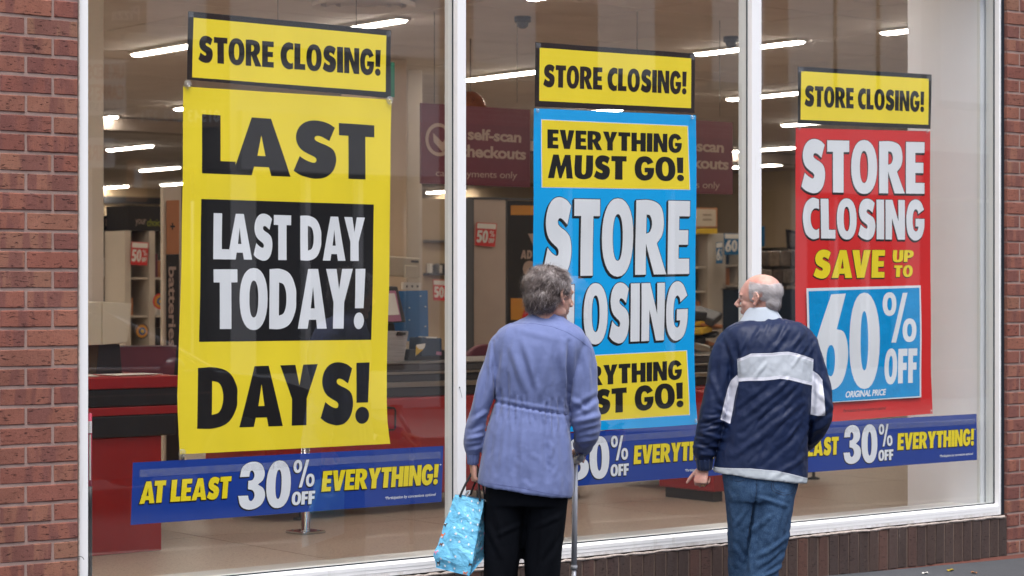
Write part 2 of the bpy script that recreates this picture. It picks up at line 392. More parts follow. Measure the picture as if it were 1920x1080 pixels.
def fill(glyphs, off=0.0):
    """glyph contours in plane (x,z) -> list of (verts2d, faces)"""
    res = []
    for g in glyphs:
        cu = bpy.data.curves.new('g', 'CURVE'); cu.dimensions = '2D'; cu.fill_mode = 'BOTH'; cu.offset = off
        for c in g:
            sp = cu.splines.new('POLY'); sp.points.add(len(c)-1); sp.use_cyclic_u = True
            for i, (a, b) in enumerate(c): sp.points[i].co = (a, b, 0, 1)
        o = bpy.data.objects.new('g', cu); col.objects.link(o)
        me = o.evaluated_get(bpy.context.evaluated_depsgraph_get()).to_mesh()
        res.append(([(v.co.x, v.co.y) for v in me.vertices], [tuple(p.vertices) for p in me.polygons]))
        bpy.data.objects.remove(o); bpy.data.curves.remove(cu)
    return res
def fill_all(jobs):
    """same as fill for many jobs with a single depsgraph update"""
    obs = []
    for (glyphs, off) in jobs:
        row = []
        for g in glyphs:
            cu = bpy.data.curves.new('g', 'CURVE'); cu.dimensions = '2D'; cu.fill_mode = 'BOTH'; cu.offset = off
            for c in g:
                sp = cu.splines.new('POLY'); sp.points.add(len(c)-1); sp.use_cyclic_u = True
                for i, (a, b) in enumerate(c): sp.points[i].co = (a, b, 0, 1)
            o = bpy.data.objects.new('g', cu); col.objects.link(o); row.append(o)
        obs.append(row)
    dg = bpy.context.evaluated_depsgraph_get(); out = []
    for row in obs:
        r = []
        for o in row:
            me = o.evaluated_get(dg).to_mesh()
            r.append(([(v.co.x, v.co.y) for v in me.vertices], [tuple(p.vertices) for p in me.polygons]))
        out.append(r)
    for row in obs:
        for o in row:
            c = o.data; bpy.data.objects.remove(o); bpy.data.curves.remove(c)
    return out
def bfont(text, bold=0.0, shear=0.0, space=1.0):
    cu = bpy.data.curves.new('t', 'FONT'); cu.body = text; cu.offset = bold; cu.shear = shear; cu.space_character = space; cu.resolution_u = 3
    o = bpy.data.objects.new('t', cu); col.objects.link(o)
    me = o.evaluated_get(bpy.context.evaluated_depsgraph_get()).to_mesh()
    vs = [(v.co.x, v.co.y) for v in me.vertices]; fs = [tuple(p.vertices) for p in me.polygons]
    bpy.data.objects.remove(o); bpy.data.curves.remove(cu)
    x0 = min(v[0] for v in vs); x1 = max(v[0] for v in vs); y0 = min(v[1] for v in vs); y1 = max(v[1] for v in vs)
    return [((a-x0)/(x1-x0), (b-y0)/(y1-y0)) for a, b in vs], fs

# ================================================================== STRUCTURE
YG = .058            # glass
XL, XR = X(148), X(1883)     # window opening
ZS0, ZS1 = .247, .306        # bottom rail
ZH = 3.30
# ---- ground
def asphalt(name, c):
    t = NT(name); v = t.coord('pos'); g = t.noise(v, 190, 4, .75); n = t.noise(v, 1.3, 5, .6)
    cc = t.ramp(g, [(.3, tuple(x*.55 for x in c)), (.6, c), (.8, tuple(x*1.9 for x in c))])
    cc = t.mix(t.ramp(n, [(.4, (0,)*3), (.7, (.35,)*3)]), cc, tuple(x*1.5 for x in c))
    t.color(cc); t.rough(.85); t.bump(g, .7, .004); return t.m
M['asphalt'] = asphalt('pavement_asphalt', (.066, .070, .079)); M['road'] = asphalt('road_asphalt', (.045, .045, .047))
def sheet(name, x0, x1, y0, y1, dz, m, nx=1):
    b = MB(); xs = [x0+(x1-x0)*i/nx for i in range(nx+1)]
    for i in range(nx):
        b.quad((xs[i], y0, ground_z(xs[i])+dz), (xs[i+1], y0, ground_z(xs[i+1])+dz), (xs[i+1], y1, ground_z(xs[i+1])+dz), (xs[i], y1, ground_z(xs[i])+dz))
    o = b.build(name, m, merge=True); tag(o, kind='structure'); return o
sheet('ground', -120, 160, -130, -.3, -.30, M['road'])
pv = MB(); 
for a, b_ in ((-30, 50),):
    pv.add([(a,-2.6,ground_z(a)),(b_,-2.6,ground_z(b_)),(b_,.3,ground_z(b_)),(a,.3,ground_z(a)),(a,-2.6,ground_z(a)-.2),(b_,-2.6,ground_z(b_)-.2),(b_,.3,ground_z(b_)-.2),(a,.3,ground_z(a)-.2)], [(0,1,2,3),(0,4,5,1),(4,7,6,5),(1,5,6,2),(2,6,7,3),(3,7,4,0)])
tag(pv.build('pavement', M['asphalt']), kind='structure')
sheet('road', -30, 50, -10.6, -2.6, -.11, M['road'])
kb = MB()
for a, b_ in ((-30, 50),):
    for y0, y1 in ((-2.72, -2.6-.002),):
        kb.add([(a,y0,ground_z(a)+.002),(b_,y0,ground_z(b_)+.002),(b_,y1,ground_z(b_)+.002),(a,y1,ground_z(a)+.002),(a,y0,ground_z(a)-.2),(b_,y0,ground_z(b_)-.2),(b_,y1,ground_z(b_)-.2),(a,y1,ground_z(a)-.2)], [(0,1,2,3),(0,4,5,1),(4,7,6,5),(1,5,6,2),(2,6,7,3),(3,7,4,0)])
M['concrete'] = simple('concrete', (.30, .29, .27), .9, .25, 12, bump=.5)
tag(kb.build('kerb', M['concrete']), kind='structure')
fp = MB(); a, b_ = -30, 50
fp.add([(a,-16,ground_z(a)),(b_,-16,ground_z(b_)),(b_,-10.6,ground_z(b_)),(a,-10.6,ground_z(a)),(a,-10.6,ground_z(a)-.2),(b_,-10.6,ground_z(b_)-.2)], [(0,1,2,3),(3,2,5,4)])
tag(fp.build('far_pavement', M['concrete']), kind='structure')
# painted lines on the road
M['linepaint'] = simple('road_paint', (.72, .62, .12), .7, .2, 40)
for yy in (-2.95, -3.12): 
    o = sheet('road_line', -30, 50, yy-.05, yy, -.106, M['linepaint'])

# ---- brick piers
def brick_mesh(w, h, d, seed, rough=.0012):
    """brick front at y=0 facing -y, origin at its lower left"""
    r = random.Random(seed); b = MB(); e = .0035
    nx = 4; xs = [0]+[e]+[w*(i/nx)+r.uniform(-.004, .004) for i in range(1, nx)]+[w-e, w]; zs = [0, e, h-e, h]
    vs = []; fs = []
    for j, z in enumerate(zs):
        for i, x in enumerate(xs):
            edge = (i in (0, len(xs)-1)) or (j in (0, 3))
            y = (.0045+r.uniform(-rough, rough)) if edge else r.uniform(-rough, rough)*.8
            vs.append((x+(r.uniform(-rough, rough) if i in (0, len(xs)-1) else 0), y, z+(r.uniform(-rough, rough)*1.2 if j in (0, 3) else r.uniform(-rough, rough)*.5)))
    n = len(xs)
    for j in range(3):
        for i in range(n-1): fs.append((j*n+i, j*n+i+1, (j+1)*n+i+1, (j+1)*n+i))
    B = len(vs)
    ring_ = [i for i in range(n)] + [n*j+n-1 for j in (1, 2)] + [3*n+i for i in reversed(range(n))] + [n*j for j in (2, 1)]
    vs += [(vs[i][0], d, vs[i][2]) for i in ring_]
    L = len(ring_)
    for k in range(L): fs.append((ring_[k], B+k, B+(k+1) % L, ring_[(k+1) % L]))
    b.add(vs, fs); me = b.mesh('brick'); return me
def course_wall(root, name, x0, x1, z0, z1, mat, edge='right', reverse=False, shift=0):
    meshes = {}
    def get(w, k):
        key = (round(w, 3), k)
        if key not in meshes:
            me = brick_mesh(w, .065, .05, hash(key) % 9999); me.materials.append(mat); meshes[key] = me
        return meshes[key]
    n = 0; k = 0; z = z0
    while z < z1:
        # stretcher bond, joint grid pinned to the window edge
        xs = []
        if edge == 'right':
            x = x1; first = .2155 if (k+shift) % 2 else .1025
            while x > x0: xs.append((max(x-first, x0), x)); x -= first+.0105; first = .215
        else:
            x = x0; first = .2155 if (k+shift) % 2 else .1025
            while x < x1: xs.append((x, min(x+first, x1))); x += first+.0105; first = .215
        for (a, b_) in xs:
            if b_-a < .03: continue
            o = bpy.data.objects.new('brick', get(b_-a, random.randrange(5))); col.objects.link(o); o.parent = root
            o.location = (a, random.uniform(-.0012, .0012), z+random.uniform(-.001, .001)) ; o.rotation_euler = (0, random.uniform(-.003, .003), random.uniform(-.004, .004)); n += 1
        z += .0752; k += 1
    return n
zl0 = P(0, 957/6+900, 0).z + .0045 ; zl0 -= .0752*math.floor((zl0-.02)/.0752)
pier = empty('brick_pier', (0, 0, 0), 'red brick pier at the left edge beside the yellow last days poster', 'brick wall', 'red brick piers of the shop front')
MB().box(XL-1.05, XL-.004, .004, .36, -.2, 3.35).build('mortar', M['mortar'], pier)
print('bricks L', course_wall(pier, 'b', XL-1.05, XL-.003, zl0, 3.33, M['brick'], 'right', shift=1))
XP = X(1889.5)
pier2 = empty('brick_pier', (0, 0, 0), 'red brick pier at the right edge beyond the white window frame', 'brick wall', 'red brick piers of the shop front')
MB().box(XP+.002, XP+1.05, .004, .36, -.2, 3.35).build('mortar', M['mortar'], pier2)
zr0 = P(1889, 18.5, 0).z; zr0 -= .0752*math.floor((zr0-.02)/.0752)
print('bricks R', course_wall(pier2, 'b', XP, XP+1.05, zr0, 3.33, M['brick'], 'left', shift=0))
# ---- plinth of soldier bricks under the window
pl = empty('brick_plinth', (0, 0, 0), 'low plinth of dark brown upright bricks under the shop window', 'brick wall')
MB().box(XL, XP-.002, .006, .30, -.2, .238).build('mortar', M['plinth_mortar'], pl)
sold = []
for k in range(6):
    me = brick_mesh(.0665, .212, .05, 500+k, .0018); me.materials.append(M['plinth_brick']); sold.append(me)
x = XP-.07; k = 0
while x > XL-.01:
    o = bpy.data.objects.new('brick', random.choice(sold)); col.objects.link(o); o.parent = pl
    o.location = (x, random.uniform(-.002, .002), .020+random.uniform(-.003, .003)); o.rotation_euler = (0, random.uniform(-.006, .006), random.uniform(-.008, .008)); x -= .0752
cb = MB(); x = XL       # crumbling mortar bed on top of the plinth
r = random.Random(3); pts = []
while x < XP:
    pts.append((x, .003+r.uniform(-.003, .004), ZS0-.008+r.uniform(-.003, .002))); x += .03
cb.tube(pts, [r.uniform(.004, .009) for _ in pts], 6)
cb.build('mortar_bed', M['caulk'], pl)
cb = MB(); cb.add([(XL, -.012, ground_z(XL)-.02), (XP+1, -.012, ground_z(XP+1)-.02), (XP+1, .003, .02), (XL, .003, .02), (XL, .003, ground_z(XL)-.02), (XP+1, .003, ground_z(XP+1)-.02)], [(0,1,2,3),(0,4,5,1)])
M['red_bed'] = mortar_mat('red_bed', (.22, .09, .07), (.1, .05, .045)); cb.build('damp_course', M['red_bed'], pl)
# ---- wall above the shop front and beyond it
def brick_flat(name):
    t = NT(name); v = t.mapping(t.coord('pos'), (1, 1, 1), rot=(pi/2, 0, 0)); b = t.node('ShaderNodeTexBrick'); t.link(v, b.inputs[0])
    b.inputs['Scale'].default_value = 1; b.inputs['Brick Width'].default_value = .225; b.inputs['Row Height'].default_value = .075; b.inputs['Mortar Size'].default_value = .005
    b.inputs[1].default_value = (.22, .082, .066, 1); b.inputs[2].default_value = (.27, .115, .082, 1); b.inputs[3].default_value = (.35, .25, .22, 1)
    t.color(b.outputs[0]); t.rough(.9); return t.m
M['brick_flat'] = brick_flat('brick_far')
bw = MB().box(XL-.0, XP-.0, .0, .36, ZH, 8.0).box(XL-14, XL-1.055, .0, .36, -.3, 8).box(XP+1.055, XP+20, 0, .36, -.3, 8).box(XL-1.055, XL, 0, .36, 3.352, 8).box(XP, XP+1.055, 0, .36, 3.352, 8)
tag(bw.build('wall_front', M['brick_flat']), kind='structure')

# ---- the window: frame, gaskets, panes
win = empty('shop_window', (0, 0, 0), 'white aluminium shop window of three tall panes under the brick wall', 'window')
YF, YG0 = .022, .055
def bar(name, x0, x1, y0, y1, z0, z1, m='frame', bev=.002): return rounded_box(name, x0, x1, y0, y1, z0, z1, M[m], win, bev)
posts = [(XL+.002, X(165.5, YF)), (X(858, YF), X(874, YF)), (X(1410, YF), X(1428, YF)), (X(1873.5, YF), XR)]
for (a, b_) in posts: bar('frame_post', a, b_, YF, YG0, ZS0+.0, ZH)
for i, (a, b_) in enumerate(posts):                       # gasket and inner box section
    bar('gasket', a-.004 if i else a+.004, b_+.004 if i < 3 else b_, YG0+.0005, YG0+.003, ZS1-.002, ZH-.05, 'gasket', 0)
    bar('inner_post', a-.002 if i else a, b_+.002 if i < 3 else b_, YG+.0045, YG+.058, ZS1-.004, ZH-.02, 'frame_in')
for i in range(3):
    a, b_ = posts[i][1]+.0005, posts[i+1][0]-.0005
    bm_ = MB(); z0, z1, y0, y1 = ZS0, ZS1, YF+.003, YG0
    bm_.add([(a,y0,z0),(b_,y0,z0),(b_,y0,z1-.010),(a,y0,z1-.010),(a,y1,z1),(b_,y1,z1),(b_,y1,z0),(a,y1,z0)], [(0,1,2,3),(3,2,5,4),(4,5,6,7),(7,6,1,0),(0,3,4,7),(1,6,5,2)])
    bm_.build('bottom_rail', M['frame'], win)
    MB().box(a, b_, y0-.0012, y0-.0002, z0+.018, z0+.0195).box(a, b_, y0-.0012, y0-.0002, z0+.034, z0+.0350).build('rail_groove', M['frame_in'], win)
    bar('gasket', a, b_, YG0+.0005, YG0+.003, ZS1-.001, ZS1+.006, 'gasket', 0)
    bar('inner_rail', a, b_, YG+.0045, YG+.066, ZS1-.03, ZS1+.002, 'frame_in')
    bar('top_rail', a, b_, YF+.003, YG+.05, ZH-.06, ZH-.0005)
    g = MB().quad((a-.004, YG, ZS1-.003), (b_+.004, YG, ZS1-.003), (b_+.004, YG, ZH-.055), (a-.004, YG, ZH-.055)).build('glass_pane', M['glass'], win)
MB().box(X(1883.2), XP, .024, .06, ZS0, ZH).build('sealant', M['gasket'], win)
rounded_box('window_stop', XL+.001, XL+.006, .003, .02, ZS0, ZH, M['caulk'], win, .001)
tag(MB().box(XL, XR, YG+.068, .36, .16, ZS1-.012).build('window_ledge', simple('ledge_paint', (.5, .5, .49), .5, .06, 4)), kind='structure')

# ---- the shop interior
ZF = .05; ZC = 3.5; YB = 31.0; XW0, XW1 = 1.0, 27.0
def floor_mat():
    t = NT('speckled_vinyl'); v = t.coord('pos')
    g = t.noise(v, 75, 3, .8); g2 = t.noise(v, 160, 2, .7); n = t.noise(v, .9, 5, .6)
    c = t.ramp(n, [(.3, (.36, .30, .24)), (.7, (.41, .345, .28))])
    c = t.mix(t.ramp(g, [(.54, (0,)*3), (.62, (.75,)*3)]), c, (.17, .125, .095)); c = t.mix(t.ramp(g2, [(.6, (0,)*3), (.7, (.4,)*3)]), c, (.40, .32, .25))
    c = t.mix(t.ramp(t.noise(t.mapping(v, (1, .3, 1), rot=(0, 0, .5)), 9, 4, .7), [(.74, (0,)*3), (.8, (.4,)*3)]), c, (.15, .10, .08))
    t.color(c); t.rough(t.ramp(n, [(.3, (.36,)*3), (.7, (.44,)*3)])); t.b.inputs['Specular IOR Level'].default_value = .45; return t.m
M['floor'] = floor_mat(); M['joint'] = simple('floor_joint', (.17, .12, .09), .6, 0)
flo = MB().quad((XW0, .1, ZF-.004), (XW1, .1, ZF-.004), (XW1, YB, ZF-.004), (XW0, YB, ZF-.004)).build('floor', M['joint']); tag(flo, kind='structure')
tile = MB().box(0, 1.494, 0, 1.494, -.003, 0).mesh('floor_tile'); tile.materials.append(M['floor'])
def inview(x, y, z, mx=60):
    d = Vector((x, y, z))-CAM; zc = d.dot(FW)
    if zc < 1: return False
    px = 960+FPX*d.dot(RT)/zc; py = 540-FPX*d.z/zc
    return -mx < px < 1920+mx and -mx < py < 1080+mx
nt = 0; rest = MB()
for i in range(17):
    for j in range(20):
        x, y = XW0+.2+i*1.5-.7, .36+j*1.5
        if x+1.5 > XW1 or y+1.5 > YB+1.5: continue
        if j < 10 and any(inview(x+a, y+b_, ZF, 150) for a in (0, .75, 1.5) for b_ in (0, .75, 1.5)):
            o = bpy.data.objects.new('floor_tile', tile); col.objects.link(o); o.parent = flo; o.location = (x, y, ZF); nt += 1
        else: rest.box(x, x+1.494, y, y+1.494, ZF-.003, ZF)
print('floor tiles', nt)
o = rest.build('floor_tiles', M['floor'], flo); o['kind'] = 'stuff'
M['ceil'] = simple('ceiling_tile', (.72, .67, .63), .9, .06, 2, bump=.3, bscale=120); M['grid'] = simple('ceiling_grid', (.36, .30, .26), .7, 0)
ce = MB().quad((XW0, .1, ZC+.02), (XW0, YB, ZC+.02), (XW1, YB, ZC+.02), (XW1, .1, ZC+.02)).build('ceiling', M['grid']); tag(ce, kind='structure')
ct = MB().box(0, 1.188, 0, .588, 0, .012).mesh('ceiling_tile'); ct.materials.append(M['ceil'])
rest = MB(); cand = []
for i in range(22):
    for j in range(52):
        x, y = XW0+i*1.2-.1, .3+j*.6
        if x+1.2 > XW1 or y+.6 > YB: continue
        if any(inview(x+a, y+b_, ZC, 5) for a in (0, 1.2) for b_ in (0, .6)): cand.append((x*.62+y*.78, x, y))
        else: rest.box(x, x+1.188, y, y+.588, ZC, ZC+.012)
cand.sort(); print('ceiling tiles in view', len(cand))
for k, (d_, x, y) in enumerate(cand):
    if k < 300:
        o = bpy.data.objects.new('ceiling_tile', ct); col.objects.link(o); o.parent = ce; o.location = (x, y, ZC+random.uniform(-.002, .002))
    else: rest.box(x, x+1.188, y, y+.588, ZC, ZC+.012)
o = rest.build('ceiling_tiles', M['ceil'], ce); o['kind'] = 'stuff'
M['wallp'] = simple('cream_wall_paint', (.48, .37, .24), .8, .05, 1.5); M['wall_grey'] = simple('pale_column_paint', (.74, .76, .80), .75, .05, 1.2)
M['beige'] = simple('beige_laminate', (.55, .49, .41), .6, .05, 2)
wb = MB().box(XW0-.2, XW1+.2, YB, YB+.2, 0, ZC+.1); wb.build('wall_back', M['wallp'])['kind'] = 'structure'
wb = MB().box(XW1, XW1+.2, .3, YB, 0, ZC+.1); wb.build('wall_right', M['wallp'])['kind'] = 'structure'
wb = MB().box(XW0-.2, XW0, .3, YB, 0, ZC+.1); wb.build('wall_left', M['wallp'])['kind'] = 'structure'
wb = MB().box(XW0, XL-.1, .362, .5, 0, ZC+.1).box(XR+.12, XW1, .40, .55, 0, ZC+.1).box(XW0, XW1, .362, .5, ZH, ZC+.1); wb.build('wall_inner_front', M['wallp'])['kind'] = 'structure'
MB().box(XW0-.2, XW1+.2, .362, YB+.2, ZC+.03, ZC+.2).build('roof', M['grid'])['kind'] = 'structure'
# nib wall at the right end of the window
yn = .62
MB().box(XR-.045, XR+.12, YG+.07, YG+.07+.53, 0, ZC).build('nib_wall', M['wall_grey'])['kind'] = 'structure'
MB().box(XR-.052, XR-.046, YG+.07, YG+.09, ZS1, ZC).build('corner_bead', M['frame_in'])['kind'] = 'structure'

# ---- ceiling lights
def emis(name, c, s):
    t = NT(name); t.b.inputs['Base Color'].default_value = (.8, .8, .8, 1); t.b.inputs['Emission Color'].default_value = (*c, 1); t.b.inputs['Emission Strength'].default_value = s; return t.m
M['tube'] = emis('lit_diffuser', (1.0, .89, .77), 23.0)
M['lamp_body'] = simple('lamp_body', (.6, .58, .55), .4, 0)
def light_meshes():
    body = MB().box(-.065, .065, 0, 1.24, -.025, -.001).mesh('housing'); body.materials.append(M['lamp_body'])
    dif = MB().add([(-.045, .015, -.0255), (.045, .015, -.0255), (.045, 1.225, -.0255), (-.045, 1.225, -.0255), (-.034, .03, -.040), (.034, .03, -.040), (.034, 1.21, -.040), (-.034, 1.21, -.040)],
                   [(0,3,2,1),(4,5,6,7),(0,1,5,4),(1,2,6,5),(2,3,7,6),(3,0,4,7)]).mesh('diffuser'); dif.materials.append(M['tube'])
    return body, dif
LB, LD = light_meshes()
LIGHTS = [  # (px, py, which end: f far/left end, n near/right end), where it shows
 (255, 107, 'f', 'above and left of the yellow last days poster'), (757, 42, 'n', 'just above the top right corner of the largest yellow poster'),
 (995, 3, 'f', 'cut by the top edge above the blue poster'), (876, 154, 'f', 'left of the middle store closing banner, above the self-scan sign'),
 (1308, 106, 'f', 'right of the middle store closing banner'), (1658, 67, 'f', 'above the right store closing banner, against the pale wall'),
 (1368, 190, 'f', 'behind the second mullion, left of the right store closing banner'), (1470, 238, 'f', 'peeping over the top left corner of the red poster'),
 (1475, 310, 'n', 'right of the second mullion, upper of two'), (1430, 333, 'f', 'right of the second mullion, lower of two'),
 (205, 284, 'f', 'long one above the dark your choice cabinet'), (266, 322, 'f', 'just above the batteries stand, left of the yellow poster'),
 (238, 351, 'n', 'lowest one beside the beige column at far left'), (305, 349, 'f', 'touching the top of the batteries stand'),
 (217, 222, 'n', 'short end showing beside the beige column under the reflected carpets sign'), (333, 208, 'f', 'tip showing at the left edge of the yellow poster'),
 (1165, 208, 'n', 'showing in the gap under the middle store closing banner'), (1374, 287, 'f', 'tip showing left of the second mullion'),
 (990, 274, 'f', 'tip showing left of the blue poster beside the self-scan sign'), (803, 363, 'f', 'under the left self-scan sign beside the first mullion')]
EXTRA = [(6.5, 2.4), (9.0, 4.0), (11.5, 2.6), (14.5, 4.6), (6.4, 6.3), (9.6, 8.2), (13.0, 8.0), (17.5, 8.5), (4.0, 4.0), (3.5, 10), (20.5, 12.5), (23.5, 17), (18, 22), (14, 26), (22, 26), (8, 26), (5.5, 21)]
done = []
for (px, py, e, where) in LIGHTS:
    p = PZ(px, py, ZC-.045); y0 = p.y if e == 'n' else p.y-1.22
    done.append((p.x, y0, 'lit ceiling strip light '+where))
EXTRA = [(x, y) for y in (1.0, 3.2, 5.4, 7.6, 9.8, 12, 15) for x in (2.5, 4.7, 6.9, 9.1, 11.3, 13.5, 16) if not any(inview(x+a, y+b_, ZC-.05, 45) for a in (-.1, .1) for b_ in (0, .4, .8, 1.24))]  # unseen strips added only to light the shop
print('extra lights', len(EXTRA))
for (x, y) in EXTRA: done.append((x, y, None))
for x, y, lab in done:
    if lab is None: lab = 'lit ceiling strip light added out of view to brighten the shop'
    o = empty('ceiling_light', (x, y, ZC), lab, 'light', 'strip lights on the shop ceiling')
    for nm, me in (('housing', LB), ('diffuser', LD)):
        c = bpy.data.objects.new(nm, me); col.objects.link(c); c.parent = o
# dome cameras, round vent, suspension wires
M['dark'] = simple('dark_plastic', (.018, .018, .02), .35, 0); M['darkgrey'] = simple('dark_grey_plastic', (.05, .05, .055), .4, .05)
dm = MB().lathe((0, 0, 0), [(0, 0), (.062, 0), (.062, -.038), (.055, -.045), (0, -.045)], 24).mesh('mount', True); dm.materials.append(M['dark'])
dd = MB().lathe((0, 0, -.045), [(.045, 0), (.044, -.015), (.036, -.032), (.02, -.042), (0, -.045)], 24).mesh('dome', True); dd.materials.append(M['darkgrey'])
for (px, py, lab) in ((980, 31, 'black dome security camera on the ceiling above the middle store closing banner'), (1371, 69, 'black dome security camera on the ceiling just left of the second mullion'), (1716, 99, 'black dome security camera on the ceiling beside the pale wall')):
    p = PZ(px, py, ZC); o = empty('dome_camera', p, lab, 'camera', 'dome cameras on the ceiling')
    for nm, me in (('mount', dm), ('dome', dd)):
        c = bpy.data.objects.new(nm, me); col.objects.link(c); c.parent = o
p = PZ(682, 6, ZC-.01); t_ = empty('ceiling_vent', p, 'round ceiling vent at the top edge above the largest yellow poster', 'vent')
for k in range(3): MB().lathe(p, [(.36-.1*k, 0), (.36-.1*k, -.03), (.30-.1*k, -.015), (.30-.1*k, 0)], 32).build('vent_ring', M['ceil'], t_)

# ================================================================== POSTERS (taped inside the glass)
def wave(x, z, seed):
    return .0016*sin(x*9+seed*2.1+z*2.3)+.0010*sin(z*13+seed)+.0012*sin(x*21-z*6+seed*1.7)
def grid_cut(bm, x0, x1, z0, z1, step=.045):
    for (lo, hi, ax) in ((x0, x1, 0), (z0, z1, 2)):
        k = math.floor(lo/step)+1
        while k*step < hi:
            co = [0, 0, 0]; co[ax] = k*step; no = [0, 0, 0]; no[ax] = 1
            bmesh.ops.bisect_plane(bm, geom=bm.verts[:]+bm.edges[:]+bm.faces[:], dist=1e-6, plane_co=co, plane_no=no); k += 1
class Poster:
    def __init__(s, root, Y, seed, amp=1.0): s.root = root; s.Y = Y; s.seed = seed; s.amp = amp; s.lay = 0; s.jobs = []
    def w(s, px, py): return P(px, py, s.Y)
    def q(s, pts): return [s.w(*p) for p in pts]
    def emit(s, name, vf, mat, layer, label=None, cut=True):
        """vf = list of (verts2d, faces)"""
        bm = bmesh.new()
        for k, (vs, fs) in enumerate(vf):
            yy = s.Y - .0004*layer - .00005*(k % 4)
            bv = [bm.verts.new((a, yy, b)) for a, b in vs]
            for f in fs:
                try: bm.faces.new([bv[i] for i in f])
                except ValueError: pass
        xs = [v.co.x for v in bm.verts]; zs = [v.co.z for v in bm.verts]
        if cut: grid_cut(bm, min(xs), max(xs), min(zs), max(zs))
        for v in bm.verts: v.co.y += wave(v.co.x, v.co.z, s.seed)*s.amp
        for f in bm.faces:
            f.normal_update()
            if f.normal.y > 0: f.normal_flip()
            f.smooth = 'lettering' not in name
        me = bpy.data.meshes.new(name); bm.to_mesh(me); bm.free()
        o = link(name, me, mat, s.root)
        if label: o['label'] = label
        return o
    def sheet(s, name, left, right, mat, layer=0):
        L = [s.w(*p) for p in left]; R = [s.w(*p) for p in right]; vs = [(p.x, p.z) for p in L]+[(p.x, p.z) for p in R]; n = len(L)
        fs = [(i, i+1, n+i+1, n+i) for i in range(n-1)]
        return s.emit(name, [(vs, fs)], mat, layer)
    def rect(s, name, q4, mat, layer):
        return s.sheet(name, [q4[0], q4[3]], [q4[1], q4[2]], mat, layer)
    def glyph(s, text, quad, wd=None, gap=GAP, world=False):
        q = quad if world else s.q(quad); out = []
        for g in layout(text, wd, gap):
            out.append([[(p.x, p.z) for p in (bil(q, a, b) for a, b in c)] for c in g])
        return out
    def text(s, text, quad, mat, layer=1, name='lettering', outline=None, shadow=None, wd=None, gap=GAP, world=False, omat='black'):
        gl = s.glyph(text, quad, wd, gap, world)
        if outline:
            sx, sz = shadow or (0, 0); jobs = [(gl, outline)]
            steps = 4 if shadow else 0
            sh = []
            for k in range(1, steps+1):
                d = k/steps; sh.append(([[[(a+sx*d, b+sz*d) for a, b in c] for c in g] for g in gl], outline*.9))
            res = fill_all(jobs+sh); allv = []
            for j, r_ in enumerate(res):
                allv.append(r_)
            flat = []
            for j in reversed(range(len(allv))): flat += allv[j]
            s.emit(name+'_shadow', flat, M[omat], layer, cut=True)
            layer += 1
        s.emit(name, fill_all([(gl, 0)])[0], M[mat], layer)
    def small(s, text, quad, mat, layer=1, name='small_print', bold=.02, shear=0, space=.95, world=False):
        vs, fs = bfont(text, bold, shear, space); q = quad if world else s.q(quad)
        v2 = [(p.x, p.z) for p in (bil(q, a, b) for a, b in vs)]
        return s.emit(name, [(v2, fs)], M[mat] if isinstance(mat, str) else mat, layer, cut=False)
    def tape(s, q4, layer=6, name='tape'): return s.rect(name, q4, M['tape'], layer)

YP = YG+.0125
# -- header banners
def header(outer, inner, text, label, seed, root_grp='store closing banners'):
    r_ = empty('banner', P(*outer[3], YP), label, 'banner', root_grp)
    p = Poster(r_, YP+.002, seed)
    p.rect('border_sheet', outer, M['black'], 0); p.rect('yellow_panel', inner, M['yellow'], 1)
    p.text('STORE CLOSING!', text, 'black', 2)
    for (cx, cy) in (outer[0], outer[1]):
        sx = 9 if (cx, cy) == outer[0] else -9
        p.tape([(cx+sx*.1, cy+1), (cx+sx*1.1, cy+2), (cx+sx*1.1, cy+12), (cx+sx*.1, cy+11)])
    return r_
header([(352,21),(733.5,57),(733,184.5),(350.5,149)], [(362.5,33),(725,66.6),(723.5,172.5),(360,145)], [(372,67),(714,94),(714,142),(372,116)],
       'yellow store closing banner with black border at upper left, above the last days poster', 1)
header([(1003.5,79),(1303,100.5),(1302.5,212),(1002.7,200)], [(1011.5,89.5),(1296,109.5),(1295.7,203),(1010.7,189)], [(1018.5,121),(1287,134.5),(1287,177),(1018,162.5)],
       'yellow store closing banner with black border in the middle, above the blue poster', 2)
header([(1496,124.5),(1746.5,140),(1744.5,242),(1496.5,232)], [(1502,133.5),(1740.7,147.7),(1740,234),(1501,224.5)], [(1508,160.5),(1731.7,172),(1731.7,210),(1508,199)],
       'yellow store closing banner with black border at upper right, above the red poster', 3)
# -- yellow last days poster
r_ = empty('poster', P(336,852,YP), 'tall yellow poster reading last days with a black last day today panel', 'poster')
p = Poster(r_, YP, 4, 1.2)
p.sheet('yellow_sheet', [(343,162),(343,250),(342.8,340),(341,470),(337,600),(334,700),(332.5,742),(333.6,780),(336,820),(338,852)], [(735,187),(732.5,260),(731,340),(729.7,500),(727,620),(725,700),(724.5,753),(726,790),(729,815),(731.5,832)], M['yellow'])
p.text('LAST', [(379,214),(702,235),(702,337),(378,325)], 'black', 1, wd={'A': 1.15, 'S': 1.08})
p.rect('black_panel', [(377,373),(700.5,383.5),(696,637),(374,641)], M['black'], 1)
p.text('LAST DAY', [(400,399.5),(684,408),(684,489.5),(399.5,486)], 'white', 2)
p.text('TODAY!', [(400,505),(683.5,504),(681.5,616),(401,617)], 'white', 2)
p.text('DAYS!', [(372,690),(692,679.5),(692.5,793),(370,804)], 'black', 1)
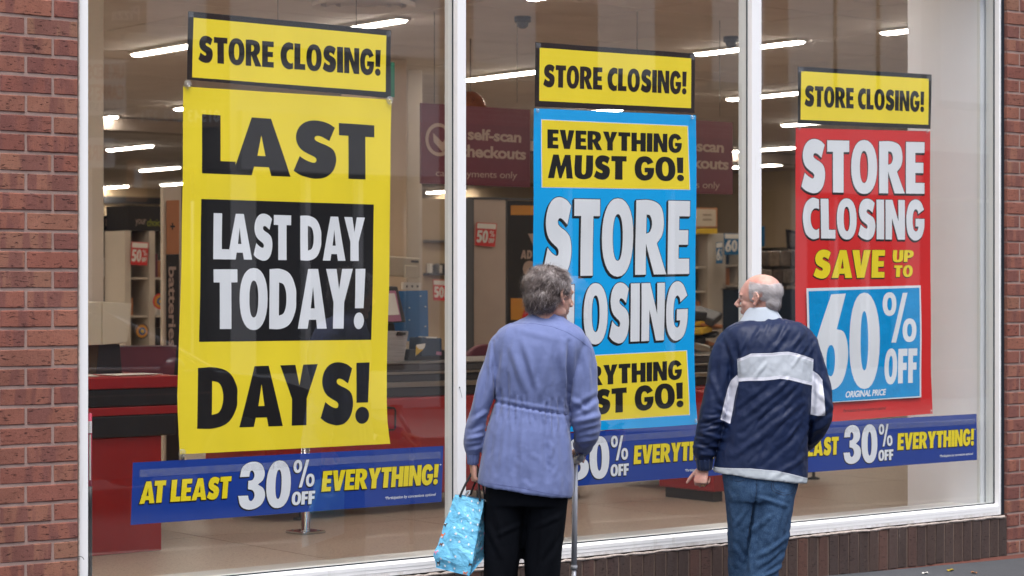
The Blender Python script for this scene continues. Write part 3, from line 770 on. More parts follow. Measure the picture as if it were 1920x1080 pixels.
# -- blue poster
r_ = empty('poster', P(1005,812,YP), 'tall bright blue store closing poster with yellow everything must go panels, behind the woman', 'poster')
p = Poster(r_, YP+.003, 5, 1.2)
p.sheet('blue_sheet', [(1001,203),(1000.5,290),(1000,390),(1000,545),(1000.5,640),(1001,700),(1002,755),(1003,813)], [(1304.3,216),(1306,300),(1305,400),(1303,560),(1301,640),(1302,700),(1304,750),(1308.5,797)], M['cyan'])
def panel(p, q4, b=1.3):
    o = [(q4[0][0]-b, q4[0][1]-b), (q4[1][0]+b, q4[1][1]-b), (q4[2][0]+b, q4[2][1]+b), (q4[3][0]-b, q4[3][1]+b)]
    p.rect('panel_border', o, M['white'], 1); p.rect('yellow_panel', q4, M['yellow'], 2)
panel(p, [(1015.5,225),(1288.5,237),(1292,355),(1016,350.5)])
p.text('EVERYTHING', [(1025.7,242.5),(1278,252),(1278,286.5),(1025.7,278)], 'black', 3, gap=5)
p.text('MUST GO!', [(1030,289.5),(1280,295.5),(1281.5,339.5),(1026.4,333.7)], 'black', 3, wd={'G': 1.1, 'O': 1.1})
p.text('STORE', [(1021,372),(1293,377),(1292,513.5),(1019.5,518.5)], 'white', 1, outline=.0034, shadow=(-.010, -.009), gap=5, wd={'S': .95})
p.text('CLOSING', [(1019,535),(1289.5,529),(1288.5,636),(1019,648)], 'white', 1, outline=.0034, shadow=(-.009, -.008), gap=5)
panel(p, [(1016,672),(1286.7,658),(1292,777),(1017,795)])
p.text('EVERYTHING', [(1025,691),(1278.5,675.5),(1278,711),(1025,729)], 'black', 3, gap=5)
p.text('MUST GO!', [(1029,739),(1279,717),(1281,762.5),(1026,785)], 'black', 3, wd={'G': 1.1, 'O': 1.1})
# -- red poster
r_ = empty('poster', P(1493,795,YP), 'tall red poster reading store closing save up to, right of the old man', 'poster')
p = Poster(r_, YP+.009, 6, .7)
p.sheet('red_sheet', [(1492,240),(1491.5,400),(1491.5,600),(1492,700),(1493,796)], [(1743.5,246),(1744,400),(1745,600),(1746,700),(1749,775.5)], M['red'])
p.text('STORE', [(1502.5,262),(1732.7,266.7),(1733,363.5),(1502.5,360)], 'white', 1, outline=.0030, shadow=(-.004, -.009), gap=5)
p.text('CLOSING', [(1505,372),(1733,375.7),(1733,450),(1506,446.5)], 'white', 1, outline=.0030, shadow=(-.004, -.008), gap=5)
p.text('SAVE', [(1528,469),(1659.7,468.8),(1658.5,520.7),(1525,521.5)], 'printyellow', 1, outline=.0022, shadow=(-.004, -.005), gap=6)
p.text('UP', [(1675,469),(1713,469),(1712,491),(1674,491.5)], 'printyellow', 1, outline=.0009, shadow=(-.003, -.004), gap=5)
p.text('TO', [(1677,497.5),(1712,497.5),(1711,519),(1676,519.5)], 'printyellow', 1, outline=.0009, shadow=(-.003, -.004), gap=5)
p.small('Participation by concessions is optional', [(1581.5,767),(1660.7,761.5),(1660.5,769.5),(1581,775.5)], 'black', 1, bold=-.002, shear=.2)
def crump(m):
    nt = m.node_tree; b = [n for n in nt.nodes if n.type == 'BUMP'][0]; b.inputs['Strength'].default_value = .6; b.inputs['Distance'].default_value = .012; m.node_tree.nodes['Principled BSDF'].inputs['Roughness'].default_value = .25
# -- 60% sheet stuck over the red poster
r_ = empty('poster', P(1516,756,YP), 'crumpled blue 60% off original price sheet stuck over the red poster', 'poster')
p = Poster(r_, YP-.0015, 7, 1.1)
p.sheet('white_border', [(1512,540.5),(1514,650),(1516,757)], [(1726,535),(1727,640),(1727.5,745)], M['white'])
crump(M['blue60']); p.sheet('blue_sheet', [(1515.5,546),(1518,650),(1518.5,756)], [(1723.5,539.5),(1724,640),(1724.5,742.5)], M['blue60'], 1)
p.text('60', [(1527,557),(1649,550.5),(1649.5,725),(1525,729)], 'white', 2, gap=3)
p.text('%', [(1655,550),(1718,548.5),(1717,641),(1655,643)], 'white', 2)
p.text('OFF', [(1659.5,655),(1719,653),(1719,717.5),(1658.5,720)], 'white', 2)
p.small('ORIGINAL PRICE', [(1586,733.5),(1662.5,729),(1661.5,741),(1584.5,746)], 'white', 2, bold=.035, shear=.12)
# -- the three long blue strips
A_TL, A_TR, A_BR, A_BL = (249,867.5),(831.5,836),(828.5,941),(245,984.5)
pa = Poster(None, YP, 0); aq = pa.q([A_TL, A_TR, A_BR, A_BL])
ex = ((aq[1]-aq[0])+(aq[2]-aq[3]))/2; ez = ((aq[0]-aq[3])+(aq[1]-aq[2]))/2
def uv(px, py):
    d = P(px, py, YP)-aq[3]; a, b, c, e = ex.x, ez.x, ex.z, ez.z; det = a*e-b*c
    return ((d.x*e-b*d.z)/det, (a*d.z-c*d.x)/det)
ITEMS = [('AT LEAST', [(264.5,903.5),(434,893),(431,934),(261,945)], 'printyellow', True), ('30', [(449,869),(547,864),(544,950),(445,955)], 'white', True),
         ('%', [(551,864),(590.5,861),(589.5,912),(550,915)], 'white', True), ('OFF', [(548,923),(591,920),(590,944.5),(546.5,947.5)], 'white', True),
         ('EVERYTHING!', [(606,883.5),(822.5,870),(820.5,908),(602.5,922)], 'printyellow', True), ('*', [(824,870),(828,869.7),(828,875.5),(824,876)], 'white', False)]
PART = [(722,931),(817.5,924),(817,931),(721.5,938.5)]
U0, UE, U3 = uv(498, 910)[0], uv(604, 902)[0], uv(446, 910)[0]
def strip(label, quad_world, Y, seed):
    r_ = empty('strip_poster', quad_world[3], label, 'poster', 'long blue strip posters along the foot of the window')
    p = Poster(r_, Y, seed, .8)
    vs = [(q.x, q.z) for q in quad_world]; p.emit('blue_sheet', [(vs, [(0, 1, 2, 3)])], M['navy'], 0)
    def W(px, py):
        u, v = uv(px, py); return bil(quad_world, u, v)
    for (t, q, m, sh) in ITEMS:
        wq = [W(*a) for a in q]
        p.text(t, wq, m, 1, outline=.0018 if sh else None, shadow=(-.0035, -.004) if sh else None, world=True, gap=3, omat='black')
    p.small('*Participation by concessions optional', [W(*a) for a in PART], 'white', 2, bold=.012, shear=.15, world=True)
    def band(u0, u1, v0, v1):
        q = [bil(quad_world, u0, v1), bil(quad_world, u1, v1), bil(quad_world, u1, v0), bil(quad_world, u0, v0)]
        p.emit('tape', [([(a.x, a.z) for a in q], [(0, 1, 2, 3)])], M['tape'], 6)
    band(.02, .43, .76, .88); band(.425, .99, .78, .90)
def strip_quad(Y, p0, u0, p1, u1):   # p = (px, ytop, ybottom)
    t0, b0, t1, b1 = P(p0[0], p0[1], Y), P(p0[0], p0[2], Y), P(p1[0], p1[1], Y), P(p1[0], p1[2], Y)
    def at(u, a, b): return a+(b-a)*((u-u0)/(u1-u0))
    return [at(0, t0, t1), at(1, t0, t1), at(1, b0, b1), at(0, b0, b1)]
strip('long blue strip at least 30% off everything under the yellow last days poster', aq, YP+.001, 8)
qb = strip_quad(YP, (1104.6, 809.7, 909.4), U0, (1189, 803.8, 903), UE)
qc = strip_quad(YP, (1580, 789.4, 881), U3, (1682.5, 783.9, 873.3), UE)
for q in (aq, qb, qc): print('strip len', round((q[1]-q[0]).length, 3), 'h', round((q[0]-q[3]).length, 3))
strip('long blue strip poster passing behind the woman and ending behind the man', qb, YP+.001, 9)
strip('long blue strip poster starting behind the man and ending near the right frame', qc, YP-.002, 10)
# -- suction cups holding the big posters
def cup_meshes():
    c = MB().lathe((0, 0, 0), [(.0, -.008), (.006, -.008), (.010, -.005), (.020, -.0015), (.022, 0), (.0, 0)], 20, 'Y').mesh('cup', True); c.materials.append(M['clear'])
    h = MB().tube([(0, -.004, 0), (0, .006, -.002), (0, .010, -.010), (.001, .006, -.022), (.002, .002, -.026)], .0028, 6).mesh('hook', True); h.materials.append(M['clear'])
    n = MB().lathe((0, 0, 0), [(0, -.012), (.007, -.012), (.008, -.008), (0, -.007)], 10, 'Y').mesh('knob', True); n.materials.append(M['clear'])
    return c, h, n
CM = cup_meshes()
for (px, py, s, w_) in ((352, 158, 1, 'at the top left corner of the yellow last days poster'), (731, 188, 1, 'at the top right corner of the yellow last days poster'), (342, 850, 1, 'at the bottom left corner of the yellow last days poster'),
                     (1008.5, 207, .6, 'at the top left corner of the bright blue poster'), (1298, 220, .6, 'at the top right corner of the bright blue poster'), (1305, 789, .6, 'at the bottom right corner of the bright blue poster'),
                     (1499, 240, .6, 'at the top left corner of the red poster'), (1739, 246, .6, 'at the top right corner of the red poster'), (1746, 771, .5, 'at the bottom right corner of the red poster')):
    o = empty('suction_cup', P(px, py, YG+.0035), 'clear suction cup '+w_, 'suction cup', 'suction cups holding the posters'); o.scale = (s*.85, .6, s*.85)
    for nm, me in zip(('cup', 'hook', 'knob'), CM):
        c = bpy.data.objects.new(nm, me); col.objects.link(c); c.parent = o

# ================================================================== THINGS IN THE SHOP
M['ctr_red'] = simple('checkout_red', (.33, .012, .013), .35, .08, 2); M['ctr_black'] = simple('checkout_black', (.012, .012, .014), .4, .1, 8)
M['steel'] = simple('brushed_steel', (.35, .34, .33), .3, .1, 30, metal=1, stretch=(1, 1, 12)); M['chrome'] = simple('chrome', (.55, .55, .55), .14, 0, metal=1)
M['maroon'] = simple('maroon_panel', (.13, .028, .046), .5, .05); M['signtext'] = simple('taupe_print', (.40, .30, .25), .6, 0)
M['paperw'] = simple('white_paper', (.70, .68, .64), .7, .05); M['cardbox'] = simple('putty_plastic', (.55, .50, .40), .6, .04, 3)
M['tagred'] = simple('price_card_red', (.60, .03, .03), .5, 0); M['orange'] = simple('orange_print', (.55, .24, .03), .5, 0); M['orange_dull'] = simple('tan_orange_print', (.42, .17, .07), .5, 0)
M['dkblue'] = simple('dark_blue_panel', (.01, .03, .065), .5, .05); M['midblue'] = simple('blue_screen_panel', (.012, .10, .26), .4, .2, 4); M['tagblue'] = simple('price_card_blue', (.01, .13, .30), .5, 0)
M['beige2'] = simple('cream_shelving', (.40, .32, .21), .6, .05)
M['pink'] = simple('pink_screen', (.42, .18, .28), .5, .1); M['green'] = simple('green_sign', (.005, .12, .07), .5, 0); M['lime'] = simple('lime_print', (.30, .33, .03), .6, 0)
M['yellowp'] = simple('yellow_plastic', (.62, .40, .03), .5, .1); M['cardgreen'] = simple('leaf_green', (.10, .25, .06), .6, .2, 20)

def plate(name, q, Y, m, parent, th=.008):
    """flat board with thickness from photograph corners TL TR BR BL on the plane y=Y"""
    a = [P(*c, Y) for c in q]; b = MB()
    vs = [tuple(v) for v in a]+[(v.x, v.y+th, v.z) for v in a]
    b.add(vs, [(3,2,1,0),(4,5,6,7),(0,1,5,4),(1,2,6,5),(2,3,7,6),(3,0,4,7)]); return b.build(name, m, parent)
def word(text, q, Y, m, parent, name='lettering', bold=.0, own=False, shear=0, rot=False):
    pts = [P(*c, Y) for c in q]
    p = Poster(parent, Y, 0, 0)
    if rot: pts = [pts[1], pts[2], pts[3], pts[0]]          # text running downwards
    if own:
        gl = [[[(v.x, v.z) for v in (bil(pts, a, b) for a, b in c)] for c in g] for g in layout(text)]
        return p.emit(name, fill_all([(gl, 0)])[0], m, 0, cut=False)
    return p.small(text, pts, m, 0, name, bold=bold, shear=shear, world=True)
# --- checkouts
def checkout(label, x0, x1, y0, y1, zt, feet=(), z0=ZF):
    t = empty('checkout', ((x0+x1)/2, y0, ZF), label, 'checkout', 'red and black checkouts')
    rounded_box('red_panel', x0, x1-.09, y0, y1, z0, zt-.33, M['ctr_red'], t, .006)
    rounded_box('black_bumper', x0-.01, x1-.01, y0-.02, y1+.01, zt-.33, zt-.21, M['ctr_black'], t, .01)
    rounded_box('red_band', x0-.01, x1, y0-.025, y1+.01, zt-.2098, zt-.165, M['ctr_red'], t, .004)
    rounded_box('black_bumper', x0-.01, x1, y0-.02, y1+.01, zt-.1648, zt-.065, M['ctr_black'], t, .01)
    rounded_box('worktop', x0-.01, x1+.01, y0-.03, y1+.02, zt-.0648, zt, M['ctr_red'], t, .006)
    for fx in feet:
        f = MB().lathe((fx, y0+.06, ZF+.001), [(0, 0), (.045, 0), (.04, .012), (.012, .02), (.012, .11), (0, .11)], 14); f.build('foot', M['dark'], t, smooth=True)
    return t
Y1 = 2.90
xr = P(330, 720, Y1).x
ck1 = checkout('red and black checkout end nearest the window at far left', xr-1.3, xr, Y1, Y1+2.2, PZ(240, 706, 0).z if False else P(240, 706, Y1).z)
zt = P(240, 706, Y1).z
for k, (a, b_, c) in enumerate(((.95, .1, .2), (.55, .3, -.3), (.2, .15, .1))):
    o = MB().box(-.15, .15, -.105, .105, 0, .0015).build('paper', M['paperw']); o.location = (xr-a, Y1+.12+b_*.3, zt+.001+k*.002); o.rotation_euler = (0, 0, c)
    tag(o, ['white paper sheet lying at the far left end of the left checkout top', 'white paper sheet lying in the middle of the left checkout top', 'white paper sheet lying at the right end of the left checkout top'][k], 'paper', 'papers on the left checkout')
# till back and dark screens standing on it
Yt = 3.25
t = empty('till', P(200, 705, Yt), 'putty coloured till unit on the left checkout, seen from behind', 'till')
def pbox(name, q, Y, d, m, parent, bevel=.008):
    a = [P(*c, Y) for c in q]; vs = [tuple(v) for v in a]+[(v.x, v.y+d, v.z) for v in a]
    return MB().add(vs, [(3,2,1,0),(4,5,6,7),(0,1,5,4),(1,2,6,5),(2,3,7,6),(3,0,4,7)]).build(name, m, parent, bevel=bevel)
pbox('back_cover', [(191.8,565.5),(247,569),(238.5,643),(191.8,646.5)], Yt, .28, M['cardbox'], t, .004)
pbox('side_cover', [(150,567),(191,565.5),(191,646.5),(150,648)], Yt+.004, .28, M['cardbox'], t, .004)
pbox('stand', [(185,646),(225,645),(230,706),(180,706)], Yt+.05, .15, M['dark'], t, .004)
t = empty('screen_guard', P(250, 705, 3.5), 'dark maroon guard panel standing along the left checkout below the till', 'panel')
plate('maroon_panel', [(150,650),(331,649),(326,704),(150,704)], 3.55, M['maroon'], t, .02)
plate('edge_strip', [(150,648.5),(331,647.5),(331,650),(150,651)], 3.545, M['steel'], t, .03)
for q in ([(165,660),(183,660),(183,702),(165,702)], [(186,668),(205,680),(205,702),(186,702)]): plate('dark_inset', q, 3.54, M['dkblue'], t, .004)
# slim red roll of film / pen tube standing by the left frame
t = empty('pole_banner', P(170, 930, .22), 'thin pink printed tube standing just inside the left window frame', 'tube')
M['pinkred'] = simple('pink_red_plastic', (.55, .02, .09), .4, 0)
a0, a1 = P(168.5, 775, .2), P(168.5, 912, .2)
MB().tube([a0, a1], .0085, 12).build('tube', M['pinkred'], t, smooth=True)
MB().tube([P(168.8, 790, .19), P(168.8, 812, .19)], .0075, 10).build('label', M['white'], t)
MB().tube([P(168.8, 815, .1905), P(168.8, 900, .1905)], .004, 10).build('print', M['paperw'], t)
MB().tube([a1, P(168.5, 944, .2), (a1.x, .2, ZF)], .0095, 12).build('cap', M['darkgrey'], t, smooth=True)
# middle and right checkouts
Y2 = 3.7
xa, xb = P(500, 900, Y2).x, P(1104, 900, Y2).x
def belt(label, x0, x1, feet, zt=1.02):
    t = empty('checkout', ((x0+x1)/2, Y2, ZF), label, 'checkout', 'red and black checkouts')
    rounded_box('red_panel', x0, x1, Y2, Y2+.75, ZF+.11, .80, M['ctr_red'], t, .02)
    rounded_box('dark_skirt', x0+.005, x1-.005, Y2-.008, Y2+.76, .801, .86, M['ctr_black'], t, .01)
    rounded_box('steel_band', x0-.01, x1+.01, Y2-.03, Y2+.77, .861, .895, M['steel'], t, .006)
    rounded_box('black_band', x0, x1, Y2-.02, Y2+.76, .8952, .945, M['ctr_black'], t, .01)
    rounded_box('steel_rail', x0-.01, x1+.01, Y2-.035, Y2+.78, .9452, .96, M['steel'], t, .004)
    rounded_box('belt_frame', x0-.005, x1+.005, Y2-.03, Y2+.77, .9602, zt-.008, M['darkgrey'], t, .01)
    rounded_box('worktop', x0-.01, x1+.01, Y2-.04, Y2+.78, zt-.0078, zt, M['steel'], t, .004)
    for fx in feet:
        MB().lathe((fx, Y2+.08, ZF+.001), [(0, 0), (.05, 0), (.045, .012), (.013, .02), (.013, .12), (0, .12)], 14).build('foot', M['dark'], t, smooth=True)
    return t
ckb = belt('long red checkout with steel and black bands behind the first mullion', xa, xb, (xb-.1, xb-.9, xa+.3))
c = MB(); hw = [P(724,764,Y2-.003), P(739,765,Y2-.003), P(741.5,769,Y2-.003), P(741,803,Y2-.003), P(738,806,Y2-.003), P(722,806,Y2-.003)]
c.tube(hw, .006, 8).build('grab_handle', M['dark'], ckb)
belt('long red checkout behind the man, seen under the blue strips', P(1262, 900, Y2).x, P(1556, 900, Y2).x, (P(1540, 920, Y2).x, P(1330, 900, Y2).x))
t = empty('checkout', P(1345, 905, 2.9), 'red checkout end panel beside the man\'s hand', 'checkout')
MB().box(P(1338, 900, 2.95).x, P(1362, 900, 2.95).x, 2.95, 3.5, ZF+.07, .80).build('red_panel', M['ctr_red'], t, bevel=.01)
MB().box(P(1338, 900, 2.95).x+.02, P(1362, 900, 2.95).x-.02, 2.97, 3.45, ZF+.001, ZF+.069).build('plinth_foot', M['dark'], t)
# chrome barrier post
bp = PZ(573, 1000, ZF); t = empty('barrier_post', bp, 'chrome barrier post with square base plate standing on the shop floor', 'post')
MB().lathe((bp.x, bp.y, ZF), [(0, .018), (.030, .018), (.030, .022), (.026, .03), (.026, 1.0), (0, 1.0)], 24).build('tube', M['chrome'], t, smooth=True)
o = MB().box(-.085, .085, -.085, .085, 0, .017).build('base_plate', M['chrome'], None, bevel=.006); o.parent = t; o.location = (0, 0, .001); o.rotation_euler = (0, 0, .12)
for sx in (-1, 1):
    for sy in (-1, 1): MB().lathe((bp.x+sx*.055, bp.y+sy*.055, ZF+.018), [(.008, 0), (.008, .005), (0, .007)], 8).build('bolt', M['steel'], t)
MB().box(bp.x-1.5, bp.x+.4, bp.y-.02, bp.y+.02, .86, .90).build('rail', M['chrome'], t, bevel=.004)
# maroon hanging signs
def hang(label, px0, px1, Y, full=True):
    def yt(px): return 193+(px-790)*.0625
    def yb(px): return 344+(px-790)*.036
    t = empty('hanging_sign', P((px0+px1)/2, yt(px0), Y), label, 'sign', 'maroon self-scan signs hung from the ceiling')
    plate('board', [(px0, yt(px0)), (px1, yt(px1)), (px1, yb(px1)), (px0, yb(px0))], Y, M['maroon'], t, .02)
    for f in (.12, .88):
        a = P(px0+(px1-px0)*f, yt(px0), Y+.01); MB().tube([a, (a.x, a.y, ZC)], .0022, 5).build('wire', M['darkgrey'], t)
    d = px0-790; e = d*.0625; yy = Y-.004
    def q(pts): return [(x+d, y+(d*.05)) for x, y in pts]
    c = P(822+d, 262+d*.05, Y); rr = (P(847+d, 262, Y)-P(797+d, 262, Y)).length/2
    MB().lathe((c.x, yy, c.z), [(rr*1.0, 0), (rr*1.0, -.002), (rr*.78, -.002), (rr*.78, 0)], 40, 'Y').build('ring', M['signtext'], t)
    def pp(x, y): v = P(x+d, y+d*.05, yy); return (v.x, v.y, v.z)
    tk = MB(); tk.add([pp(812,249), pp(830,267), pp(848,243), pp(849,258), pp(830,285), pp(813,266)], [(0,1,4,5), (1,2,3,4)]); tk.build('tick', M['signtext'], t)
    word('self-scan', q([(877,240),(978,247),(977,268),(877,262)]), yy, M['signtext'], t, bold=.03)
    word('checkouts', q([(862,270),(987,279),(986,300),(862,294)]), yy, M['signtext'], t, bold=.03)
    word('card payments only', q([(817,318),(970,322),(969,339),(817,334)]), yy, M['signtext'], t, bold=0)
YH = P(0,0,0).y+0
def y_at(px, Z): # world y of a point seen at px with camera depth Z
    u = (px-960)/FPX; return Z*cos(TH)-u*Z*sin(TH)-DCAM
hang('maroon self-scan checkouts sign hanging beside the first mullion', 790, 994, y_at(890, 16))
hang('maroon self-scan checkouts sign hanging between the blue poster and second mullion', 1170, 1374, y_at(1270, 16.0))
# copper lampshade above the first sign
pc = P(882, 206, y_at(882, 17.5)); t = empty('pendant_lamp', pc, 'copper coloured dome shade hanging behind the first self-scan sign', 'lamp')
M['copper'] = simple('copper', (.42, .16, .07), .25, .1, metal=1)
MB().lathe(pc, [(.02, .15), (.05, .14), (.10, .095), (.135, .02), (.14, 0), (.134, 0), (.095, .085), (.02, .13)], 28).build('shade', M['copper'], t, smooth=True)
MB().tube([pc+Vector((0, 0, .15)), (pc.x, pc.y, ZC)], .004, 6).build('cord', M['dark'], t)
# --- columns
def column(label, pxl, pxr, Y, m, d=.5, ztop=ZC, z0=ZF):
    a, b_ = P(pxl, 500, Y).x, P(pxr, 500, Y).x
    o = MB().box(a, b_, Y, Y+d, z0, ztop).build('column', m, bevel=.01); return tag(o, label, 'column')
column('beige square column just inside the left frame above the till', 100, 195.5, 3.9, M['beige'])
column('round edged pale column behind the right edge of the yellow poster', 700, 763, y_at(740, 19), simple('warm_column', (.58, .46, .34), .6, .04))
column('cream partition end right of the till screens beside the first mullion', 764, 792, y_at(780, 20), M['beige'], .3)
# green exit style board behind the first banner
t = empty('green_board', P(737, 150, 2.2), 'small dark green sign edge showing right of the upper left banner', 'sign')
plate('board', [(640,108),(740,117),(740,182),(640,176)], 2.2, M['green'], t, .015)
for px in (668, 521):
    a = P(px, 120, 2.21); MB().tube([a, (a.x, a.y, ZC)], .0018, 5).build('wire', M['dark'], t)
# --- batteries stand
Yb = y_at(325, 16)
t = empty('battery_stand', P(325, 660, Yb), 'tall narrow display stand with batteries written down its side', 'display stand')
plate('cabinet', [(306,349.5),(340,347),(340,1010),(306,1020)], Yb+.01, M['beige'], t, .04)
plate('dark_edge', [(339,347),(346,349),(346,1010),(339,1010)], Yb+.012, M['darkgrey'], t, .036)
plate('orange_print', [(312.5,376),(336,375),(336,476),(312.5,477)], Yb, M['orange_dull'], t, .006)
plate('black_print', [(312.5,477.5),(336,476.5),(336,1000),(312.5,1000)], Yb, M['ctr_black'], t, .006)
word('batteries', [(316,500),(330,500),(330,652),(316,652)], Yb-.004, M['signtext'], t, bold=.02, rot=True)
word('+', [(319,418),(328,418),(328,431),(319,431)], Yb-.004, M['ctr_black'], t, bold=.03)
# --- price cards
def card(label, q, Y, main='tagred', num='50', parent=None):
    t = empty('price_card', P(*q[3], Y), label, 'price card', 'percent off price cards')
    plate('card', q, Y, M[main], t, .004)
    def i(u, v):
        a = (q[0][0]+(q[1][0]-q[0][0])*u, q[0][1]+(q[1][1]-q[0][1])*u); b = (q[3][0]+(q[2][0]-q[3][0])*u, q[3][1]+(q[2][1]-q[3][1])*u)
        return (a[0]+(b[0]-a[0])*v, a[1]+(b[1]-a[1])*v)
    plate('white_band', [i(.04, .03), i(.96, .03), i(.96, .25), i(.04, .25)], Y-.003, M['paperw'], t, .0025)
    word(num, [i(.05, .33), i(.62, .33), i(.6, .85), i(.04, .85)], Y-.003, M['paperw'], t, own=True)
    word('%', [i(.68, .33), i(.95, .33), i(.93, .58), i(.67, .58)], Y-.003, M['paperw'], t, own=True, name='percent')
    word('OFF', [i(.66, .65), i(.94, .65), i(.93, .85), i(.65, .85)], Y-.003, M['paperw'], t, own=True, name='off_word')
# --- far gondolas behind the left pane
Yc = y_at(260, 21)
def cabinet(label, pxl, pxr, Y, ytop, head, seed, bays=2, ybot=660, m='beige', goods=True, cat='shelf unit', rows=5):
    r = random.Random(seed)
    a, b_ = P(pxl, 540, Y).x, P(pxr, 540, Y).x; zt = P(pxl, ytop, Y).z; zh = P(pxl, ytop+head, Y).z
    t = empty('shelf_unit', (a, Y, ZF), label, cat, 'shelving at the back of the shop')
    MB().box(a, b_, Y+.02, Y+.42, zh, zt).build('header', M['ctr_black'] if head > 6 else M[m], t)
    MB().box(a, b_, Y+.40, Y+.42, ZF+.001, zh-.001).build('back_panel', M['darkgrey'] if m != 'beige2' else M['wallp'], t)
    for k in range(bays+1):
        x = a+(b_-a)*k/bays; MB().box(x-.03, x+.03, Y, Y+.398, ZF+.001, zh-.002).build('upright', M[m] if m != 'beige2' else M['beige'], t)
    gl = [MB() for _ in range(6)]
    for j in range(rows):
        z = ZF+.12+(zh-ZF-.2)*j/rows
        for k in range(bays):
            x0, x1 = a+(b_-a)*k/bays+.032, a+(b_-a)*(k+1)/bays-.032
            MB().box(x0, x1, Y+.03, Y+.397, z-.02, z).build('shelf', M['beige'], t)
            if goods:
                x = x0+.01
                while x < x1-.09:
                    w = r.uniform(.06, .2); h = r.uniform(.12, .26); w = min(w, x1-x-.01)
                    if r.random() < .85: gl[r.randrange(6)].box(x, x+w-.008, Y+.05+r.random()*.08, Y+.3, z+.001, z+h)
                    x += w
    if goods:
        for k, g in enumerate(gl):
            if g.v:
                o = g.build('packets', [M['dkblue'], M['ctr_black'], M['paperw'], M['maroon'], M['orange_dull'], M['midblue']][k], t); o['kind'] = 'stuff'
    return t
c1 = cabinet('dark shelf unit with an arrow on its black header beside the beige column', 150, 232, Yc, 403, 27, 1, 1)
word('=>', [(198,406),(217,402),(217,430),(198,428)], Yc+.012, M['signtext'], c1, bold=.06)
c2 = cabinet('dark cabinet with your choice header left of the batteries stand', 240, 330, Yc-.5, 385, 47, 2, 2)
word('your', [(254,411),(274,411),(274,425),(254,424)], Yc-.49, M['signtext'], c2, bold=0)
word('choice', [(276,410),(306,411),(306,424),(276,424)], Yc-.49, M['lime'], c2, bold=0)
card('red 50% off card on the your choice cabinet', [(247,453),(279,455),(276,498),(245,496)], Yc-.56)
for (px, py, lab) in ((300, 565, 'round red and yellow shelf disc peeping out left of the batteries stand'), (266, 621, 'round orange and blue shelf disc below the red 50% card')):
    c = P(px, py, Yc-.75); t = empty('shelf_disc', c, lab, 'sign', 'round signs on the shelves')
    for k, (r0, mm) in enumerate(((.105, 'tagred' if px == 300 else 'darkgrey'), (.085, 'orange'), (.05, 'midblue'), (.025, 'yellowp'))):
        MB().lathe((c.x, c.y-.004*k, c.z), [(0, 0), (r0*.7, 0), (r0*.7, .003), (0, .003)], 24, 'Y').build('disc_ring', M[mm], t).scale = (1, 1, 1)
# --- between yellow poster and first mullion
Ye = y_at(770, 17)
t = empty('switch_box', P(765, 500, Ye), 'cream electrical box on the partition right of the yellow poster', 'switch box')
pbox('box', [(728,480),(789,484),(789,520),(728,517)], Ye, .12, M['cardbox'], t); plate('display', [(771,488),(785,489),(785,493),(771,492)], Ye-.003, M['darkgrey'], t, .002)
pbox('lower_box', [(760,497),(783,498),(783,522),(760,521)], Ye-.02, .02, M['cardbox'], t)
t = empty('socket_plate', P(770, 540, Ye), 'cream triple switch plate under the electrical box', 'switch plate')
plate('plate', [(755,529),(789,530),(789,544),(755,543)], Ye, M['paperw'], t, .02)
for px in (763, 773, 783): plate('switch', [(px-1.5,535),(px+1.5,535),(px+1.5,539),(px-1.5,539)], Ye-.003, M['darkgrey'], t, .002)
Yd = y_at(765, 14.4)
t = empty('blue_screen', P(768, 620, Yd), 'blue folded privacy screen standing on the middle checkout', 'screen')
plate('panel', [(722,546),(802,544.5),(804,600),(803,640),(722,640)][0:2]+[(803.5,640),(722,640)], Yd+.25, M['midblue'], t, .03)
for (x_, y_) in ((768,577),(798,575),(768,600),(798,612),(789,555)): plate('stud', [(x_-1,y_-1),(x_+1,y_-1),(x_+1,y_+1),(x_-1,y_+1)], Yd+.24, M['paperw'], t, .004)
t = empty('till_monitor', P(740, 600, Yd), 'tilted till monitor with pink screen at the edge of the yellow poster', 'monitor')
pbox('casing', [(700,536),(746,537),(762,604),(700,608)], Yd+.1, .05, M['darkgrey'], t); plate('screen', [(700,545),(742,545),(753,602),(700,604)], Yd+.09, M['pink'], t, .006)
plate('screen_text', [(700,550),(740,550),(749,590),(700,592)], Yd+.084, M['paperw'], t, .003)
pbox('neck', [(722,606),(740,606),(744,640),(718,640)], Yd+.15, .06, M['dark'], t); pbox('foot', [(708,636),(760,636),(765,690),(704,690)], Yd+.1, .2, M['ctr_black'], t)
t = empty('price_list', P(748, 680, Yd), 'grey printed list propped on the middle checkout beside the yellow poster', 'notice')
plate('sheet', [(720,620),(766,621),(756,684),(716,684)], Yd-.02, simple('grey_list', (.35, .33, .33), .6, .25, 60, stretch=(.1, 1, 4)), t, .01)
plate('clip', [(746,622),(762,623),(761,628),(745,628)], Yd-.03, M['dark'], t, .01)
t = empty('card_box', P(808, 670, Yd), 'dark blue box with a white lid beside the first mullion on the checkout', 'box')
pbox('box', [(792,632),(829,634),(829,668),(790,668)], Yd, .15, M['dkblue'], t); plate('lid', [(801,631),(820,632),(819,634.5),(800,634)], Yd-.01, M['paperw'], t, .1); plate('label', [(819,659),(828,660),(828,666),(818,665)], Yd-.006, M['pink'], t, .004)
pbox('tray', [(770,655),(835,656),(835,688),(764,688)], Yd+.02, .3, M['ctr_black'], t)
t = empty('leaflet', P(785, 660, Yd), 'folded yellow and white leaflet leaning on the dark blue box', 'leaflet')
plate('page', [(781,646),(798,644),(796,652),(779,668)], Yd-.05, M['paperw'], t, .002); plate('page', [(780,648),(786,655),(794,655),(780,667)], Yd-.056, M['yellowp'], t, .002)
